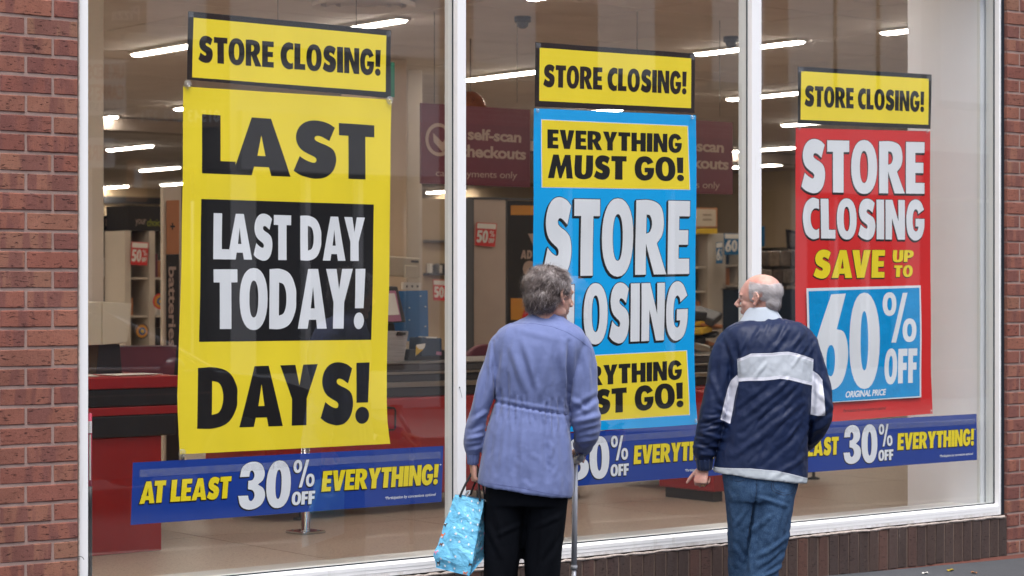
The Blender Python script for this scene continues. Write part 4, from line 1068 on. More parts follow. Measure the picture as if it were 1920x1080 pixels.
card('red 50% card on the cream wall beside the first mullion', [(812,524),(845,526),(845,565),(813,563)], y_at(820, 22))
# cream partition behind with a shelf
t = empty('partition', P(815, 700, y_at(820, 22.2)), 'cream partition wall with a shelf behind the first mullion', 'partition')
Yk = y_at(820, 22.3)
plate('board', [(780,372),(889,374),(889,700),(780,700)], Yk, M['wallp'], t, .08); plate('shelf', [(804,450),(889,451),(889,455),(804,454)], Yk-.1, M['steel'], t, .1)
for k in range(6): plate('packet', [(806+k*6,494+k%2*3),(811+k*6,494+k%2*3),(811+k*6,512),(806+k*6,512)], Yk-.08, M[['paperw','darkgrey','steel'][k % 3]], t, .05)
plate('shelf', [(804,512),(889,513),(889,517),(804,516)], Yk-.1, M['darkgrey'], t, .1)
# --- second pane, left part
Yg = y_at(920, 18)
t = empty('display_board', P(920, 700, Yg), 'tall pale display panel with dark frame right of the first mullion', 'display panel')
plate('panel', [(889.5,374),(948,374.5),(948,800),(889.5,800)], Yg, simple('taupe_board', (.43, .35, .30), .6, .04), t, .12); plate('frame_edge', [(887.5,372),(951,373),(951,800),(887.5,800)], Yg+.005, M['darkgrey'], t, .11)
plate('top_trim', [(875,369),(1001,372),(1001,376),(875,373)], Yg-.006, M['darkgrey'], t, .005)
card('red 50% off card on the tall pale display panel', [(894,417),(932,419),(928,463),(891,460)], Yg-.02)
Yq = y_at(980, 16.5)
t = empty('pull_up_banner', P(990, 800, Yq), 'black pull up banner with orange bars half hidden by the blue poster', 'banner')
plate('sheet', [(951,376),(1100,380),(1100,800),(951,800)], Yq, M['ctr_black'], t, .02)
plate('orange_bar', [(958,385),(1100,387),(1100,404),(958,403)], Yq-.003, M['orange'], t, .0025); plate('orange_bar', [(958,559),(1100,560),(1100,600),(958,600)], Yq-.003, M['orange'], t, .0025)
c = P(1000, 598, Yq-.004); MB().lathe((c.x, c.y, c.z), [(0, 0), (.11, 0), (.11, -.002), (0, -.002)], 30, 'Y').build('red_disc', M['tagred'], t)
word('V', [(990,438),(1015,438),(1010,465),(998,465)], Yq-.004, M['signtext'], t, own=True)
word('ADVANCE', [(977,469),(1045,470),(1045,486),(976,485)], Yq-.004, M['signtext'], t, own=True)
word('S', [(979,490),(1005,490),(1004,538),(979,538)], Yq-.004, M['signtext'], t, own=True)
# goods seen between mullion and display panel
t = empty('flower_bucket', P(881, 600, Yg+1), 'bunch of green and white flowers in the gap right of the first mullion', 'flowers')
fb = MB(); rr = random.Random(5); c0 = P(882, 550, Yg+1)
for k in range(60): 
    v = Vector((rr.gauss(0, .045), rr.gauss(0, .03), rr.gauss(0, .07))); fb.m = rr.randrange(3); fb.ell(c0+v, (.016, .016, .016), 5, 4)
fb.build('blooms', [M['cardgreen'], M['paperw'], M['darkgrey']], t); MB().lathe((c0.x, c0.y, c0.z-.35), [(0, 0), (.07, 0), (.09, .27), (0, .27)], 14).build('bucket', M['dark'], t)
# maroon chair on castors behind the checkout
c = P(905, 700, y_at(905, 15.6)); t = empty('chair', (c.x, c.y, ZF), 'maroon round backed office chair behind the checkout beside the woman', 'chair')
cbk = MB(); n_ = 18; vs = []
R_ = .20
prof = [(R_*cos(a)*(1 if 1 else 1), .18+R_*sin(a)) for a in [pi*k/n_ for k in range(n_+1)]]+[(-R_, -.1), (R_, -.1)]
z0 = c.z-.03+.0
base = [(a, b) for a, b in prof]
vs = [(c.x+a, c.y-.02-.03*(1-(a/R_)**2), P(905, 645, c.y).z-.38+b) for a, b in base]; vs += [(x, y+.06, z) for x, y, z in vs]; k = len(base)
cbk.add(vs, [tuple(range(k))]+[tuple(reversed(range(k, 2*k)))]+[(i, (i+1) % k, k+(i+1) % k, k+i) for i in range(k)]); cbk.build('backrest', M['maroon'], t, bevel=.012)
MB().box(c.x-.23, c.x+.23, c.y+.05, c.y+.5, .45, .53).build('seat', M['maroon'], t, bevel=.03); MB().tube([(c.x, c.y+.25, .12), (c.x, c.y+.25, .45)], .03, 10).build('stem', M['dark'], t)
MB().tube([(c.x, c.y+.25, .14), (c.x-.28, c.y+.1, .08)], .02, 8).tube([(c.x, c.y+.25, .14), (c.x+.28, c.y+.1, .08)], .02, 8).tube([(c.x, c.y+.25, .14), (c.x, c.y+.55, .08)], .02, 8).build('star_base', M['dark'], t)
MB().box(c.x-.02, c.x+.02, c.y+.04, c.y+.09, .46, .9).build('back_strut', M['dark'], t)
# --- between blue poster and second mullion
Ys = y_at(1345, 24)
t = cabinet('cream shelf bay with dark goods right of the blue poster', 1260, 1331, Ys-.4, 436, 3, 11, 1, m='beige2', rows=7)
plate('yellow_edge', [(1304,428.5),(1345,428.5),(1345,438),(1304,438)], Ys-.45, M['yellowp'], t, .03)
t2 = empty('framed_notice', P(1330, 425, Ys-.3), 'white notice in a thin orange frame above the yellow edged shelf', 'notice')
plate('frame', [(1300,389),(1345,390),(1345,427),(1300,427)], Ys-.42, M['orange_dull'], t2, .02); plate('paper', [(1302,391.5),(1342.5,392.5),(1342.5,424.5),(1302,424.5)], Ys-.425, simple('cream_notice', (.50, .42, .32), .7, .03), t2, .004)
word('SORRY', [(1318,402),(1334,402),(1334,407),(1318,407)], Ys-.43, M['darkgrey'], t2, name='print') if False else None
plate('print_line', [(1318,402),(1334,402),(1334,404),(1318,404)], Ys-.43, M['joint'], t2, .003); plate('print_line', [(1318,411),(1335,411),(1335,413),(1318,413)], Ys-.43, M['joint'], t2, .003)
column('cream column between the shelf bay and the blue 60% cards', 1330, 1358, Ys-.3, M['beige'], .3, ztop=P(1330, 437, Ys-.3).z)
cabinet('cream shelf bay with small mixed packets beside the man\'s head', 1357, 1392, Ys-.2, 440, 3, 12, 1, m='beige2', rows=8)
card('wide blue 60% card left of the second mullion', [(1357.5,437),(1398,438),(1398,477),(1358.5,478)], Ys-.55, 'tagblue', '60')
card('narrow angled blue 60% card left of the wide one', [(1343,455),(1355,453),(1355,494),(1343,494)], Ys-.6, 'tagblue', '6')
t = empty('product_pile', P(1325, 640, 4.0), 'heap of yellow and black wrapped goods right of the blue poster above the checkout', 'goods')
rr = random.Random(9); a0 = P(1322, 650, y_at(1322, 16.5))
for k in range(16):
    w, h = rr.uniform(.05, .12), rr.uniform(.03, .07); x_, z_ = a0.x+rr.uniform(-.15, .12), a0.z-.25+k*.034
    MB().box(-w, w, -.08, .08, -h/2, h/2).build('pack', M[rr.choice(['ctr_black', 'yellowp', 'ctr_black', 'steel', 'orange_dull', 'darkgrey'])], t, bevel=.012).location = (x_-t.location.x, a0.y-t.location.y+rr.uniform(-.03, .03), z_-t.location.z)
for o in t.children: o.matrix_parent_inverse = Matrix(); o.rotation_euler = (rr.uniform(-.3, .3), rr.uniform(-.4, .4), rr.uniform(-.5, .5))
# --- third pane
Yz = y_at(1460, 24.5)
t = cabinet('pale rack of silver packs right of the second mullion', 1405, 1560, Yz, 462, 2, 21, 2, m='beige2', goods=False, rows=2)
rr = random.Random(4)
for j, (ya, yb_) in enumerate(((470, 500), (504, 532), (535, 560))):
    for k in range(6):
        x_ = 1424+k*21+j*6
        o = pbox('pack', [(x_,ya+rr.uniform(-1,1)),(x_+18.5,ya+1),(x_+18,yb_),(x_+.5,yb_)], Yz-.12, .2, simple('pack%d%d' % (j, k), rr.choice([(.25, .21, .18), (.42, .37, .33), (.16, .12, .1), (.33, .26, .2)]), .25, .3, 14), t, .02)
t = empty('low_cabinet', P(1460, 600, Yz-.6), 'dark blue low cabinet between the man\'s head and the red poster', 'cabinet')
plate('front', [(1400,543),(1560,543),(1560,900),(1400,900)], Yz-.6, M['dkblue'], t, .5); plate('top', [(1398,541.5),(1562,541.5),(1562,543),(1398,543)], Yz-.61, M['darkgrey'], t, .52)
t = empty('picture', P(1484, 450, Yz-.3), 'small tilted black and white picture at the left edge of the red poster', 'picture')
plate('frame', [(1475,430),(1515,436),(1515,472),(1478,467)], Yz-.3, M['ctr_black'], t, .02); plate('print', [(1479,436),(1515,442),(1515,464),(1481,462)], Yz-.305, simple('grey_print', (.12, .11, .10), .6, .5, 40), t, .004)
plate('blue_card', [(1426,424),(1434,424),(1434,462),(1426,462)], Yz-.32, M['tagblue'], t, .005)
# long dark wall trim along the back walls
for nm, q in (('wall_trim', [(160,372),(345,374),(345,380),(160,379)]),):
    a = [P(*c, YB-.1) for c in q]; o = MB().box(a[0].x-2, XW1-.05, YB-.06, YB-.001, a[0].z-.08, a[0].z+.06).build('wall_trim', M['darkgrey']); o['kind'] = 'structure'
# ducts under the ceiling
dk = MB().box(XW0+.1, XW1, 15.0, 15.35, ZC-.16, ZC-.02).build('ceiling_beam', M['grid']); dk['kind'] = 'structure'

# ================================================================== PEOPLE
def cloth_mat(name, c, weave=900, rough=.75, var=.06, sheen=.2, bump=.12, extra=None, spec=.25):
    t = NT(name); v = t.coord('obj'); n = t.noise(v, 7, 5, .6)
    cc = t.ramp(n, [(.3, tuple(x*(1-var) for x in c)), (.7, tuple(min(1, x*(1+var)) for x in c))])
    if extra: cc = extra(t, cc, v)
    t.color(cc); t.rough(rough); t.b.inputs['Sheen Weight'].default_value = sheen; t.b.inputs['Specular IOR Level'].default_value = spec
    h = t.math('ADD', t.math('MULTIPLY', t.noise(v, 60, 4, .6, .4), 1.0), t.math('MULTIPLY', t.noise(v, weave, 2, .5), .25))
    t.bump(h, bump*2.5, .004); return t.m
def skin_mat(name, c, red):
    t = NT(name); v = t.coord('obj'); n = t.noise(v, 22, 6, .65)
    cc = t.ramp(n, [(.3, red), (.62, c)]); f = t.noise(v, 120, 3, .6)
    cc = t.mix(t.ramp(f, [(.5, (0,)*3), (.75, (.35,)*3)]), cc, tuple(x*.7 for x in red))
    t.color(cc); t.rough(.48); t.b.inputs['Subsurface Weight'].default_value = .12; t.b.inputs['Subsurface Radius'].default_value = (.01, .004, .002)
    t.bump(t.noise(v, 180, 4, .7), .25, .001); return t.m
def hair_mat(name, stops):
    t = NT(name); a = t.node('ShaderNodeAttribute'); a.attribute_name = 'tone'
    t.color(t.ramp(a.outputs['Fac'], stops)); t.rough(.42); t.b.inputs['Specular IOR Level'].default_value = .35; return t.m
M['skin_w'] = skin_mat('woman_skin', (.55, .33, .25), (.50, .24, .19)); M['skin_m'] = skin_mat('man_skin', (.62, .37, .30), (.56, .26, .215))
M['lilac'] = cloth_mat('lilac_cotton', (.132, .168, .35), var=.06, bump=.11)
M['trousers'] = cloth_mat('black_trousers', (.005, .006, .009), rough=.9, bump=.1, sheen=0, spec=.08)
M['hair_w'] = hair_mat('grey_brown_hair', [(0, (.045, .031, .029)), (.3, (.115, .088, .083)), (.6, (.25, .205, .198)), (1, (.78, .72, .71))])
M['hair_m'] = hair_mat('white_grey_hair', [(0, (.26, .22, .22)), (.4, (.52, .48, .49)), (1, (.88, .86, .88))])
M['shoe'] = simple('black_shoe', (.012, .011, .011), .35, .1, 10); M['gold'] = simple('gold', (.8, .55, .2), .2, 0, metal=1)
M['eye'] = simple('eye_white', (.7, .68, .65), .2, 0); M['iris'] = simple('iris', (.03, .05, .07), .2, 0)

class Figure:
    def __init__(s, px0, Z, scale_px, name, label):
        u = (px0-960)/FPX; pos = CAM+FW*Z+RT*(u*Z); s.gz = ground_z(pos.x); s.s = FPX/Z; s.px0 = px0
        s.root = empty('person', (pos.x, pos.y, s.gz), label, 'person', rz=-TH)
    def x(s, px): return (px-s.px0)/s.s
    def z(s, py): return HCAM+(540-py)/s.s-s.gz
    def p(s, px, py, y=0): return Vector((s.x(px), y, s.z(py)))
    def ring(s, pxl, pxr, pyl, pyr, ry, yc=0, e=2.3, n=56):
        cx = (s.x(pxl)+s.x(pxr))/2; rx = (s.x(pxr)-s.x(pxl))/2; zl, zr = s.z(pyl), s.z(pyr); o = []
        for k in range(n):
            a = 2*pi*k/n; c, q = cos(a), sin(a); xx = rx*math.copysign(abs(c)**(2/e), c)
            o.append(Vector((cx+xx, yc+ry*math.copysign(abs(q)**(2/e), q), zl+(zr-zl)*(xx/rx+1)/2)))
        return o
    def link(s, name, me, m): return link(name, me, m, s.root, world_coords=False)
def loft(mb, rings, cap=True):
    n = len(rings[0]); vs = [p for r in rings for p in r]; fs = []
    for i in range(len(rings)-1):
        for k in range(n): fs.append((i*n+k, i*n+(k+1) % n, (i+1)*n+(k+1) % n, (i+1)*n+k))
    if cap: fs.append(tuple(reversed(range(n)))); fs.append(tuple((len(rings)-1)*n+k for k in range(n)))
    mb.add(vs, fs)
def interp_rings(F, rows, sub=3, n=56):
    """rows of (pyl, pyr, pxl, pxr, ry, yc), smoothly interpolated"""
    out = []
    for i in range(len(rows)-1):
        a = rows[max(i-1, 0)]; b = rows[i]; c = rows[i+1]; d = rows[min(i+2, len(rows)-1)]
        for k in range(sub):
            t = k/sub
            v = [.5*(2*b[j]+(c[j]-a[j])*t+(2*a[j]-5*b[j]+4*c[j]-d[j])*t*t+(3*b[j]-a[j]-3*c[j]+d[j])*t**3) for j in range(6)]
            out.append(F.ring(v[2], v[3], v[0], v[1], v[4], v[5], n=n))
    r = rows[-1]; out.append(F.ring(r[2], r[3], r[0], r[1], r[4], r[5], n=n)); return out
def smooth_path(pts, sub=4):
    out = []
    for i in range(len(pts)-1):
        a = pts[max(i-1, 0)]; b = pts[i]; c = pts[i+1]; d = pts[min(i+2, len(pts)-1)]
        for k in range(sub):
            t = k/sub; out.append([.5*(2*b[j]+(c[j]-a[j])*t+(2*a[j]-5*b[j]+4*c[j]-d[j])*t*t+(3*b[j]-a[j]-3*c[j]+d[j])*t**3) for j in range(len(b))])
    out.append(list(pts[-1])); return out
def limb(F, mb, pts, n=24):
    """pts of (px, py, y, r_across, r_depth)"""
    q = smooth_path(pts); mb.tube([F.p(a[0], a[1], a[2]) for a in q], [(a[4], a[3]) for a in q], n)
def folds(F, me, segs, amp=1.0, back=False):
    co = coords(me); no = normals(me); d = np.zeros(len(co))
    for (x0, y0, x1, y1, w, a) in segs:
        p0 = np.array([F.x(x0), F.z(y0)]); p1 = np.array([F.x(x1), F.z(y1)]); v = p1-p0; L2 = v@v
        q = co[:, [0, 2]]-p0; t = np.clip(q@v/L2, 0, 1); dist = np.linalg.norm(q-t[:, None]*v, axis=1)
        tp = np.sin(np.pi*np.clip(q@v/L2*.86+.07, 0, 1))**.7
        g = np.exp(-(dist/w)**2)-.45*np.exp(-((dist-1.7*w)/w)**2)
        d += a*g*tp
    wgt = np.clip(.6-no[:, 1], 0, 1) if back else 1
    set_coords(me, co+no*(d*wgt*amp)[:, None])
def ripple(me, scale, amp, stretch=(1, 1, 1), seed=0, ridged=False):
    co = coords(me); no = normals(me); d = np.empty(len(co))
    for i, c in enumerate(co):
        v = Vector((c[0]*scale*stretch[0]+seed, c[1]*scale*stretch[1], c[2]*scale*stretch[2]))
        q = noise.noise(v)+.5*noise.noise(v*2.1)
        d[i] = (1-2*abs(q)) if ridged else q
    set_coords(me, co+no*(d*amp)[:, None])
def surf_line(F, me, pts, r, name, m, n=6, front=False):
    bvh = BVHTree.FromPolygons([v.co.copy() for v in me.vertices], [tuple(p.vertices) for p in me.polygons]); out = []
    for i in range(len(pts)-1):
        a, b = F.p(*pts[i]), F.p(*pts[i+1]); k = max(2, int((b-a).length/.006))
        for j in range(k + (i == len(pts)-2)):
            q = a.lerp(b, j/k); h = bvh.ray_cast(Vector((q.x, -1, q.z)), Vector((0, 1, 0)))
            if h[0] is not None: out.append(h[0])
    for _ in range(2): out = [out[0]]+[(out[i-1]+out[i]*2+out[i+1])/4 for i in range(1, len(out)-1)]+[out[-1]]
    return F.link(name, MB().tube(out, r, n).mesh(name, True), m)
def in_poly(F, co, poly, sdf=True):
    """signed distance in the (x,z) plane, positive inside"""
    P_ = np.array([[F.x(a), F.z(b)] for a, b in poly]); q = co[:, [0, 2]]; best = np.full(len(q), 9.); ins = np.zeros(len(q), bool)
    for i in range(len(P_)):
        a, b = P_[i], P_[(i+1) % len(P_)]; v = b-a; t = np.clip(((q-a)@v)/(v@v), 0, 1); best = np.minimum(best, np.linalg.norm(q-a-t[:, None]*v, axis=1))
        cond = ((a[1] > q[:, 1]) != (b[1] > q[:, 1])); xx = (b[0]-a[0])*(q[:, 1]-a[1])/((b[1]-a[1]) if abs(b[1]-a[1]) > 1e-9 else 1e-9)+a[0]; ins ^= (cond & (q[:, 0] < xx))
    return np.where(ins, best, -best)
def hand(mb, o, d, n, w, sc=1.0, curls=((35, 50, 40),)*4, thumb=(.55, .75, .35), spread=.06):
    """o wrist, d towards the fingertips, n out of the palm, w towards the thumb"""
    o, d, n, w = Vector(o), Vector(d).normalized(), Vector(n).normalized(), Vector(w).normalized()
    q = lambda a, b, c: o+(d*a+n*b+w*c)*sc
    mb.tube([q(-.05, 0, 0), q(0, 0, 0), q(.03, .002, .002), q(.07, 0, .002), q(.092, .001, 0)], [(.019*sc, .026*sc), (.017*sc, .026*sc), (.017*sc, .036*sc), (.014*sc, .040*sc), (.010*sc, .036*sc)], 16, up=n)
    lens = ((.040, .025, .019), (.044, .028, .020), (.041, .026, .019), (.032, .020, .017)); offs = (.030, .010, -.010, -.029)
    tips = []
    for i in range(4):
        p = q(.082-(.004 if i in (0, 3) else 0)-.006*(i == 3), 0, offs[i]); a = 0; pts = [q(.05, 0, offs[i]*.8), p]; dd = (d+w*(spread*(1.5-i))).normalized()
        for L, c in zip(lens[i], curls[i]):
            a += radians(c); p = p+(dd*cos(a)+n*sin(a))*L*sc; pts.append(p)
        r = (.0095, .0098, .0092, .0082)[i]*sc; mb.tube(pts, [r*1.02, r*1.05, r*.95, r*.86, r*.68], 10); mb.ell(pts[-1], (r*.7,)*3, 8, 6); tips.append(pts)
    t0 = q(.018, .006, .026); tv = (d*thumb[0]+w*thumb[1]+n*thumb[2]).normalized(); t1 = t0+tv*.042*sc; t2 = t1+(tv+d*.35).normalized()*.030*sc; t3 = t2+(tv*.8+d*.5).normalized()*.024*sc
    mb.tube([q(.005, .003, .010), t0, t1, t2, t3], [.014*sc, .0145*sc, .0115*sc, .0105*sc, .0072*sc], 10); mb.ell(t3, (.0075*sc,)*3, 8, 6)
    return tips
def head(mb, c, yaw, tilt, k, old=0):
    """head with face towards local +y, chin at -.113, crown at +.115"""
    R = Matrix.Rotation(-yaw, 3, 'Z') @ Matrix.Rotation(tilt, 3, 'X'); K = Vector(k) if isinstance(k, tuple) else Vector((k, k, k))
    f = lambda x, y, z: Vector(c)+R @ Vector((x*K.x, y*K.y, z*K.z))
    def E(p, r, rot=None):
        Mx = R @ (rot if rot is not None else Matrix.Identity(3)) @ Matrix.Diagonal((r[0]*K.x, r[1]*K.y, r[2]*K.z)); mb.ell(f(*p), (1, 1, 1), 24, 16, Mx)
    E((0, -.014, .032), (.076, .098, .084)); E((0, .018, .018), (.067, .078, .072)); E((0, .032, -.035), (.058, .058, .070)); E((0, .040, -.075), (.042, .044, .034)); E((0, .076, -.095), (.019, .016, .017))
    for s in (-1, 1):
        E((s*.034, .056, -.026), (.022, .022, .022)); E((s*.029, .074, .020), (.026, .014, .010)); E((s*.031, .070, .009), (.018, .011, .007)); E((s*.031, .070, -.006), (.018, .011, .007)); E((s*.050, .010, -.070), (.016, .034, .022))
        # ear: rim, inner fold, lobe
        rim = [f(s*(.076+.012*sin(a*.9+.3)), -.012-.018*cos(a)*1.0+.004, -.006+.031*sin(a)) for a in [radians(v) for v in (-70, -40, -5, 30, 60, 90, 120, 150, 175)]]
        mb.tube([f(s*.072, .006, -.028)]+[f(s*(.078+.013*max(0, sin(radians(t)))), -.006-.017*sin(radians(t)), -.03+.062*(t/180)) for t in range(10, 180, 17)]+[f(s*.074, .010, .026), f(s*.072, .012, .012)], .0058*K.x, 8)
        E((s*.077, -.006, -.002), (.006, .014, .026)); E((s*.079, .001, -.032), (.007, .008, .012)); E((s*.079, .010, -.006), (.005, .005, .008))
        mb.tube([f(s*.080, -.002, -.018), f(s*.085, -.010, .0), f(s*.083, -.004, .018)], .0036*K.x, 6)
    mb.tube([f(0, .084, .016), f(0, .098, -.004), f(0, .113, -.022), f(0, .117, -.031)], [.009*K.x, .010*K.x, .012*K.x, .013*K.x], 10)
    for s in (-1, 1): E((s*.012, .103, -.034), (.008, .011, .008))
    E((0, .088, -.060), (.021, .010, .005)); E((0, .086, -.070), (.018, .010, .006)); E((0, .080, -.050), (.022, .012, .012))
    return f, R
def strands(f, R, seeds, N, comb, length, width, lift, seed, wav=.25, tone=lambda v, r: r.random()):
    """seeds: function(rng)->(point, normal) in head coords mapped with f"""
    r = random.Random(seed); vs = []; fs = []; tn = []
    for _ in range(N):
        s = seeds(r)
        if s is None: continue
        p, n = s; d = comb(p, n, r); d = (d-n*d.dot(n)); 
        if d.length < 1e-4: continue
        d.normalize(); L = length*r.uniform(.6, 1.25); side = n.cross(d); ph = r.uniform(0, 6); cv = r.gauss(0, wav); w0 = width*r.uniform(.6, 1.3); t_ = tone(p, r); m = len(vs); K = 5
        q = p.copy(); dd = d.copy()
        for k in range(K+1):
            u = k/K; a = q+n*(lift*(.15+r.uniform(.0, .12)+sin(pi*min(1, u*1.1))*.8)); w = w0*(1-u*.75)/2
            vs += [tuple(f(*(a+side*w))), tuple(f(*(a-side*w)))]; tn += [t_*(1-.25*(1-u)), t_*(1-.25*(1-u))]
            dd = (dd+side*(cv+wav*sin(ph+u*5))*.5).normalized(); q = q+dd*(L/K)
            if k < K: fs.append((m+2*k, m+2*k+1, m+2*k+3, m+2*k+2))
    me = bpy.data.meshes.new('hair'); me.from_pydata(vs, [], fs); me.polygons.foreach_set('use_smooth', [True]*len(me.polygons)); set_attr(me, 'tone', np.clip(tn, 0, 1)); return me
def lap_smooth(me, mask, it):
    co = coords(me); n = len(co); e = np.empty(len(me.edges)*2, dtype=np.int64); me.edges.foreach_get('vertices', e); e = e.reshape(-1, 2); deg = np.bincount(e.ravel(), minlength=n)[:, None].clip(1)
    w = mask[:, None]*.6
    for _ in range(it):
        s = np.zeros_like(co)
        for k in range(3): s[:, k] = np.bincount(e[:, 0], co[e[:, 1], k], n)+np.bincount(e[:, 1], co[e[:, 0], k], n)
        co = co*(1-w)+(s/deg)*w
    set_coords(me, co)
def cuff(F, c0, c1, r0, r1, m, name='cuff'):
    mb = MB(); n = 48; c0, c1 = Vector(c0), Vector(c1); ax = (c1-c0).normalized(); a = ax.cross(Vector((0, 1, 0))).normalized(); b = ax.cross(a); rings = []
    for t, kr in ((0, .86), (.06, 1), (.3, 1.02), (.6, 1.0), (.94, 1), (1, .9)):
        r_ = r0+(r1-r0)*t; rings.append([c0.lerp(c1, t)+(a*cos(2*pi*k/n)+b*sin(2*pi*k/n)*1.15)*(r_*kr*(1+.05*(-1)**(k//2))) for k in range(n)])
    loft(mb, rings); return F.link(name, mb.mesh(name, True), m)
def shoe(F, x, y, name='shoe', L=.27, rz=0):
    mb = MB(); prof = [(-.5, .034, .05), (-.46, .037, .075), (-.3, .038, .085), (-.1, .036, .075), (.1, .042, .055), (.3, .046, .042), (.44, .036, .032), (.5, .012, .018)]; rings = []
    for (t, w, h) in prof:
        rings.append([Vector((x+w*math.copysign(abs(cos(a))**.8, cos(a)), y+t*L+.05, max(.004, h/2+h/2*math.copysign(abs(sin(a))**.8, sin(a))))) for a in [2*pi*k/16 for k in range(16)]])
    loft(mb, rings); o = F.link(name, mb.mesh(name, True), M['shoe'])
    s = MB(); s.add([(x+w*1.06*sx, y+t*L+.05, z) for t, w, h in prof for sx in (-1, 1) for z in (.0, .018)], [(4*i+a, 4*i+b, 4*i+4+b, 4*i+4+a) for i in range(len(prof)-1) for a, b in ((0, 1), (1, 3), (3, 2), (2, 0))]+[(0, 2, 3, 1), (4*(len(prof)-1), 4*(len(prof)-1)+1, 4*(len(prof)-1)+3, 4*(len(prof)-1)+2)])
    so = s.mesh('sole'); link('sole', so, M['dark'], o, world_coords=False); return o

# ------------------------------------------------------------------ the woman
W = Figure(1010, 9.1, None, 'person', 'older woman seen from behind in a lilac jacket, leaning on a grey crutch')
mb = MB()
loft(mb, interp_rings(W, [(583,583,999,1050,.050,.035),(592,594,992,1056,.056,.03),(601,604,976,1068,.070,.022),(607,612,957,1082,.088,.012),(616,624,938,1095,.104,.004),(630,640,929,1100,.118,0),(655,664,927,1092,.130,-.004),(690,700,928,1080,.136,-.002),(725,738,929,1071,.130,.002),(746,768,930,1066,.122,.004),(762,784,926,1067,.130,.004),(800,815,915,1070,.148,0),(850,865,904,1074,.160,0),(885,905,898,1077,.166,0),(906,932,896,1074,.168,0)]))
limb(W, mb, [(962,630,.01,.045,.05),(940,645,.0,.047,.056),(929,675,-.005,.046,.056),(918,710,-.01,.043,.054),(908,740,-.012,.040,.052),(897,778,-.008,.038,.050),(889,812,.0,.041,.050),(887,835,.006,.040,.046),(887,852,.01,.026,.032)])
limb(W, mb, [(1062,638,.01,.045,.06),(1080,648,.005,.060,.066),(1090,675,0,.062,.068),(1092,712,-.005,.064,.068),(1094,752,-.008,.061,.066),(1099,785,-.006,.063,.068),(1101,808,.01,.056,.062),(1098,826,.05,.050,.050)])
limb(W, mb, [(1100,800,.0,.052,.05),(1099,818,.05,.048,.046),(1097,832,.11,.044,.040),(1095,843,.17,.040,.036),(1094,851,.215,.030,.028)])
jac = remesh(mb.mesh('j'), .0055, 2)
seg = [(1066,640,1066,770,.010,-.014),(925,640,928,742,.008,-.008),(1050,636,1057,720,.012,.007),(1036,650,1041,735,.014,-.005),(958,650,985,730,.013,.006),(972,640,1000,735,.012,-.005),(990,655,1008,740,.013,.005),(1022,670,1014,745,.012,.005),(944,665,936,738,.011,.006),(952,700,950,745,.009,-.005),(1005,690,1000,745,.010,-.004),
       (926,752,1066,777,.007,-.0055),(926,744,1066,769,.006,.002),
       (1070,772,1120,742,.012,-.010),(1074,790,1126,778,.012,.008),(1078,812,1124,800,.010,-.007),(1072,745,1100,770,.010,.006),(1080,828,1118,822,.010,.007),(1084,690,1076,770,.014,.006),(1110,680,1116,750,.014,-.004),(1098,655,1104,730,.013,.005),
       (885,790,913,770,.010,.007),(880,806,908,792,.010,-.007),(877,822,906,815,.009,.008),(876,838,905,832,.008,-.006),(916,690,900,760,.012,-.005),(905,700,890,770,.012,.005),
       (950,612,1060,640,.012,.002),(1088,625,1112,665,.012,.004),(930,640,918,700,.012,.004)]
rr = random.Random(12)
for k in range(24):
    px = 929+k*5.9+rr.uniform(-1.2, 1.2); yw = 750+(px-928)*.17; sg = 1 if k % 2 else -1
    seg.append((px, yw-rr.uniform(12, 26), px+rr.uniform(-3, 3), yw+1, .0055, sg*rr.uniform(.001,.0055))); seg.append((px, yw, px+(px-998)*.09+rr.uniform(-2, 2), yw+rr.uniform(18, 45), .006, sg*rr.uniform(.001,.0055)))
for k in range(11):
    px = 930+k*13; yw = 775+(px-928)*.17; seg.append((px, yw, px+(px-1000)*.22, rr.uniform(880, 925), .013, rr.choice((1, -1))*rr.uniform(.003, .0065)))
for k in range(10):
    px = rr.uniform(905, 1060); py = rr.uniform(820, 900); seg.append((px, py, px+rr.uniform(-14, 20), py+rr.uniform(10, 26), .010, rr.uniform(-.004, .004)))
folds(W, jac, seg, 1.1); ripple(jac, 9, .0035, (1, 1, .5), 3); ripple(jac, 24, .0018, (1, 1, .6), 8); ripple(jac, 15, .0016, (1.3, 1, .55), 30, True)
W.link('jacket', jac, M['lilac'])
M['seam'] = cloth_mat('lilac_seam', (.085, .105, .25), var=.03)
surf_line(W, jac, [(942,610),(965,605.5),(1000,606),(1035,612),(1062,622),(1085,636),(1110,656)], .0011, 'yoke_seam', M['seam'])
surf_line(W, jac, [(898,899),(930,902),(980,908),(1030,919),(1072,927)], .0010, 'hem_stitching', M['seam'])
surf_line(W, jac, [(927,749),(960,755),(1000,763),(1040,771),(1064,776)], .0012, 'waist_stitching', M['seam'])
# jacket collar
mb = MB(); n = 40
def collar(F, rows, th, name, m, n=48, gap=0):
    mb = MB(); outer = []; inner = []
    for (pyl, pyr, pxl, pxr, ry, yc) in rows: outer.append(F.ring(pxl, pxr, pyl, pyr, ry, yc, 2.1, n)); inner.append(F.ring(pxl+th*F.s, pxr-th*F.s, pyl, pyr, ry-th, yc, 2.1, n))
    loft(mb, outer+list(reversed(inner))+[outer[0]], cap=False); me = mb.mesh(name, True); return F.link(name, me, m)
collar(W, [(601,606,984,1063,.066,.028),(594,598,989,1058,.062,.031),(586,589,993,1053,.058,.036),(580,582,996,1050,.054,.040)], .006, 'collar', M['lilac'])
cuff(W, W.p(887,848,.01), W.p(886.5,871,.016), .027, .0225, M['lilac']); cuff(W, W.p(1094.3,849,.195), W.p(1093.5,853,.245), .030, .026, M['lilac'])
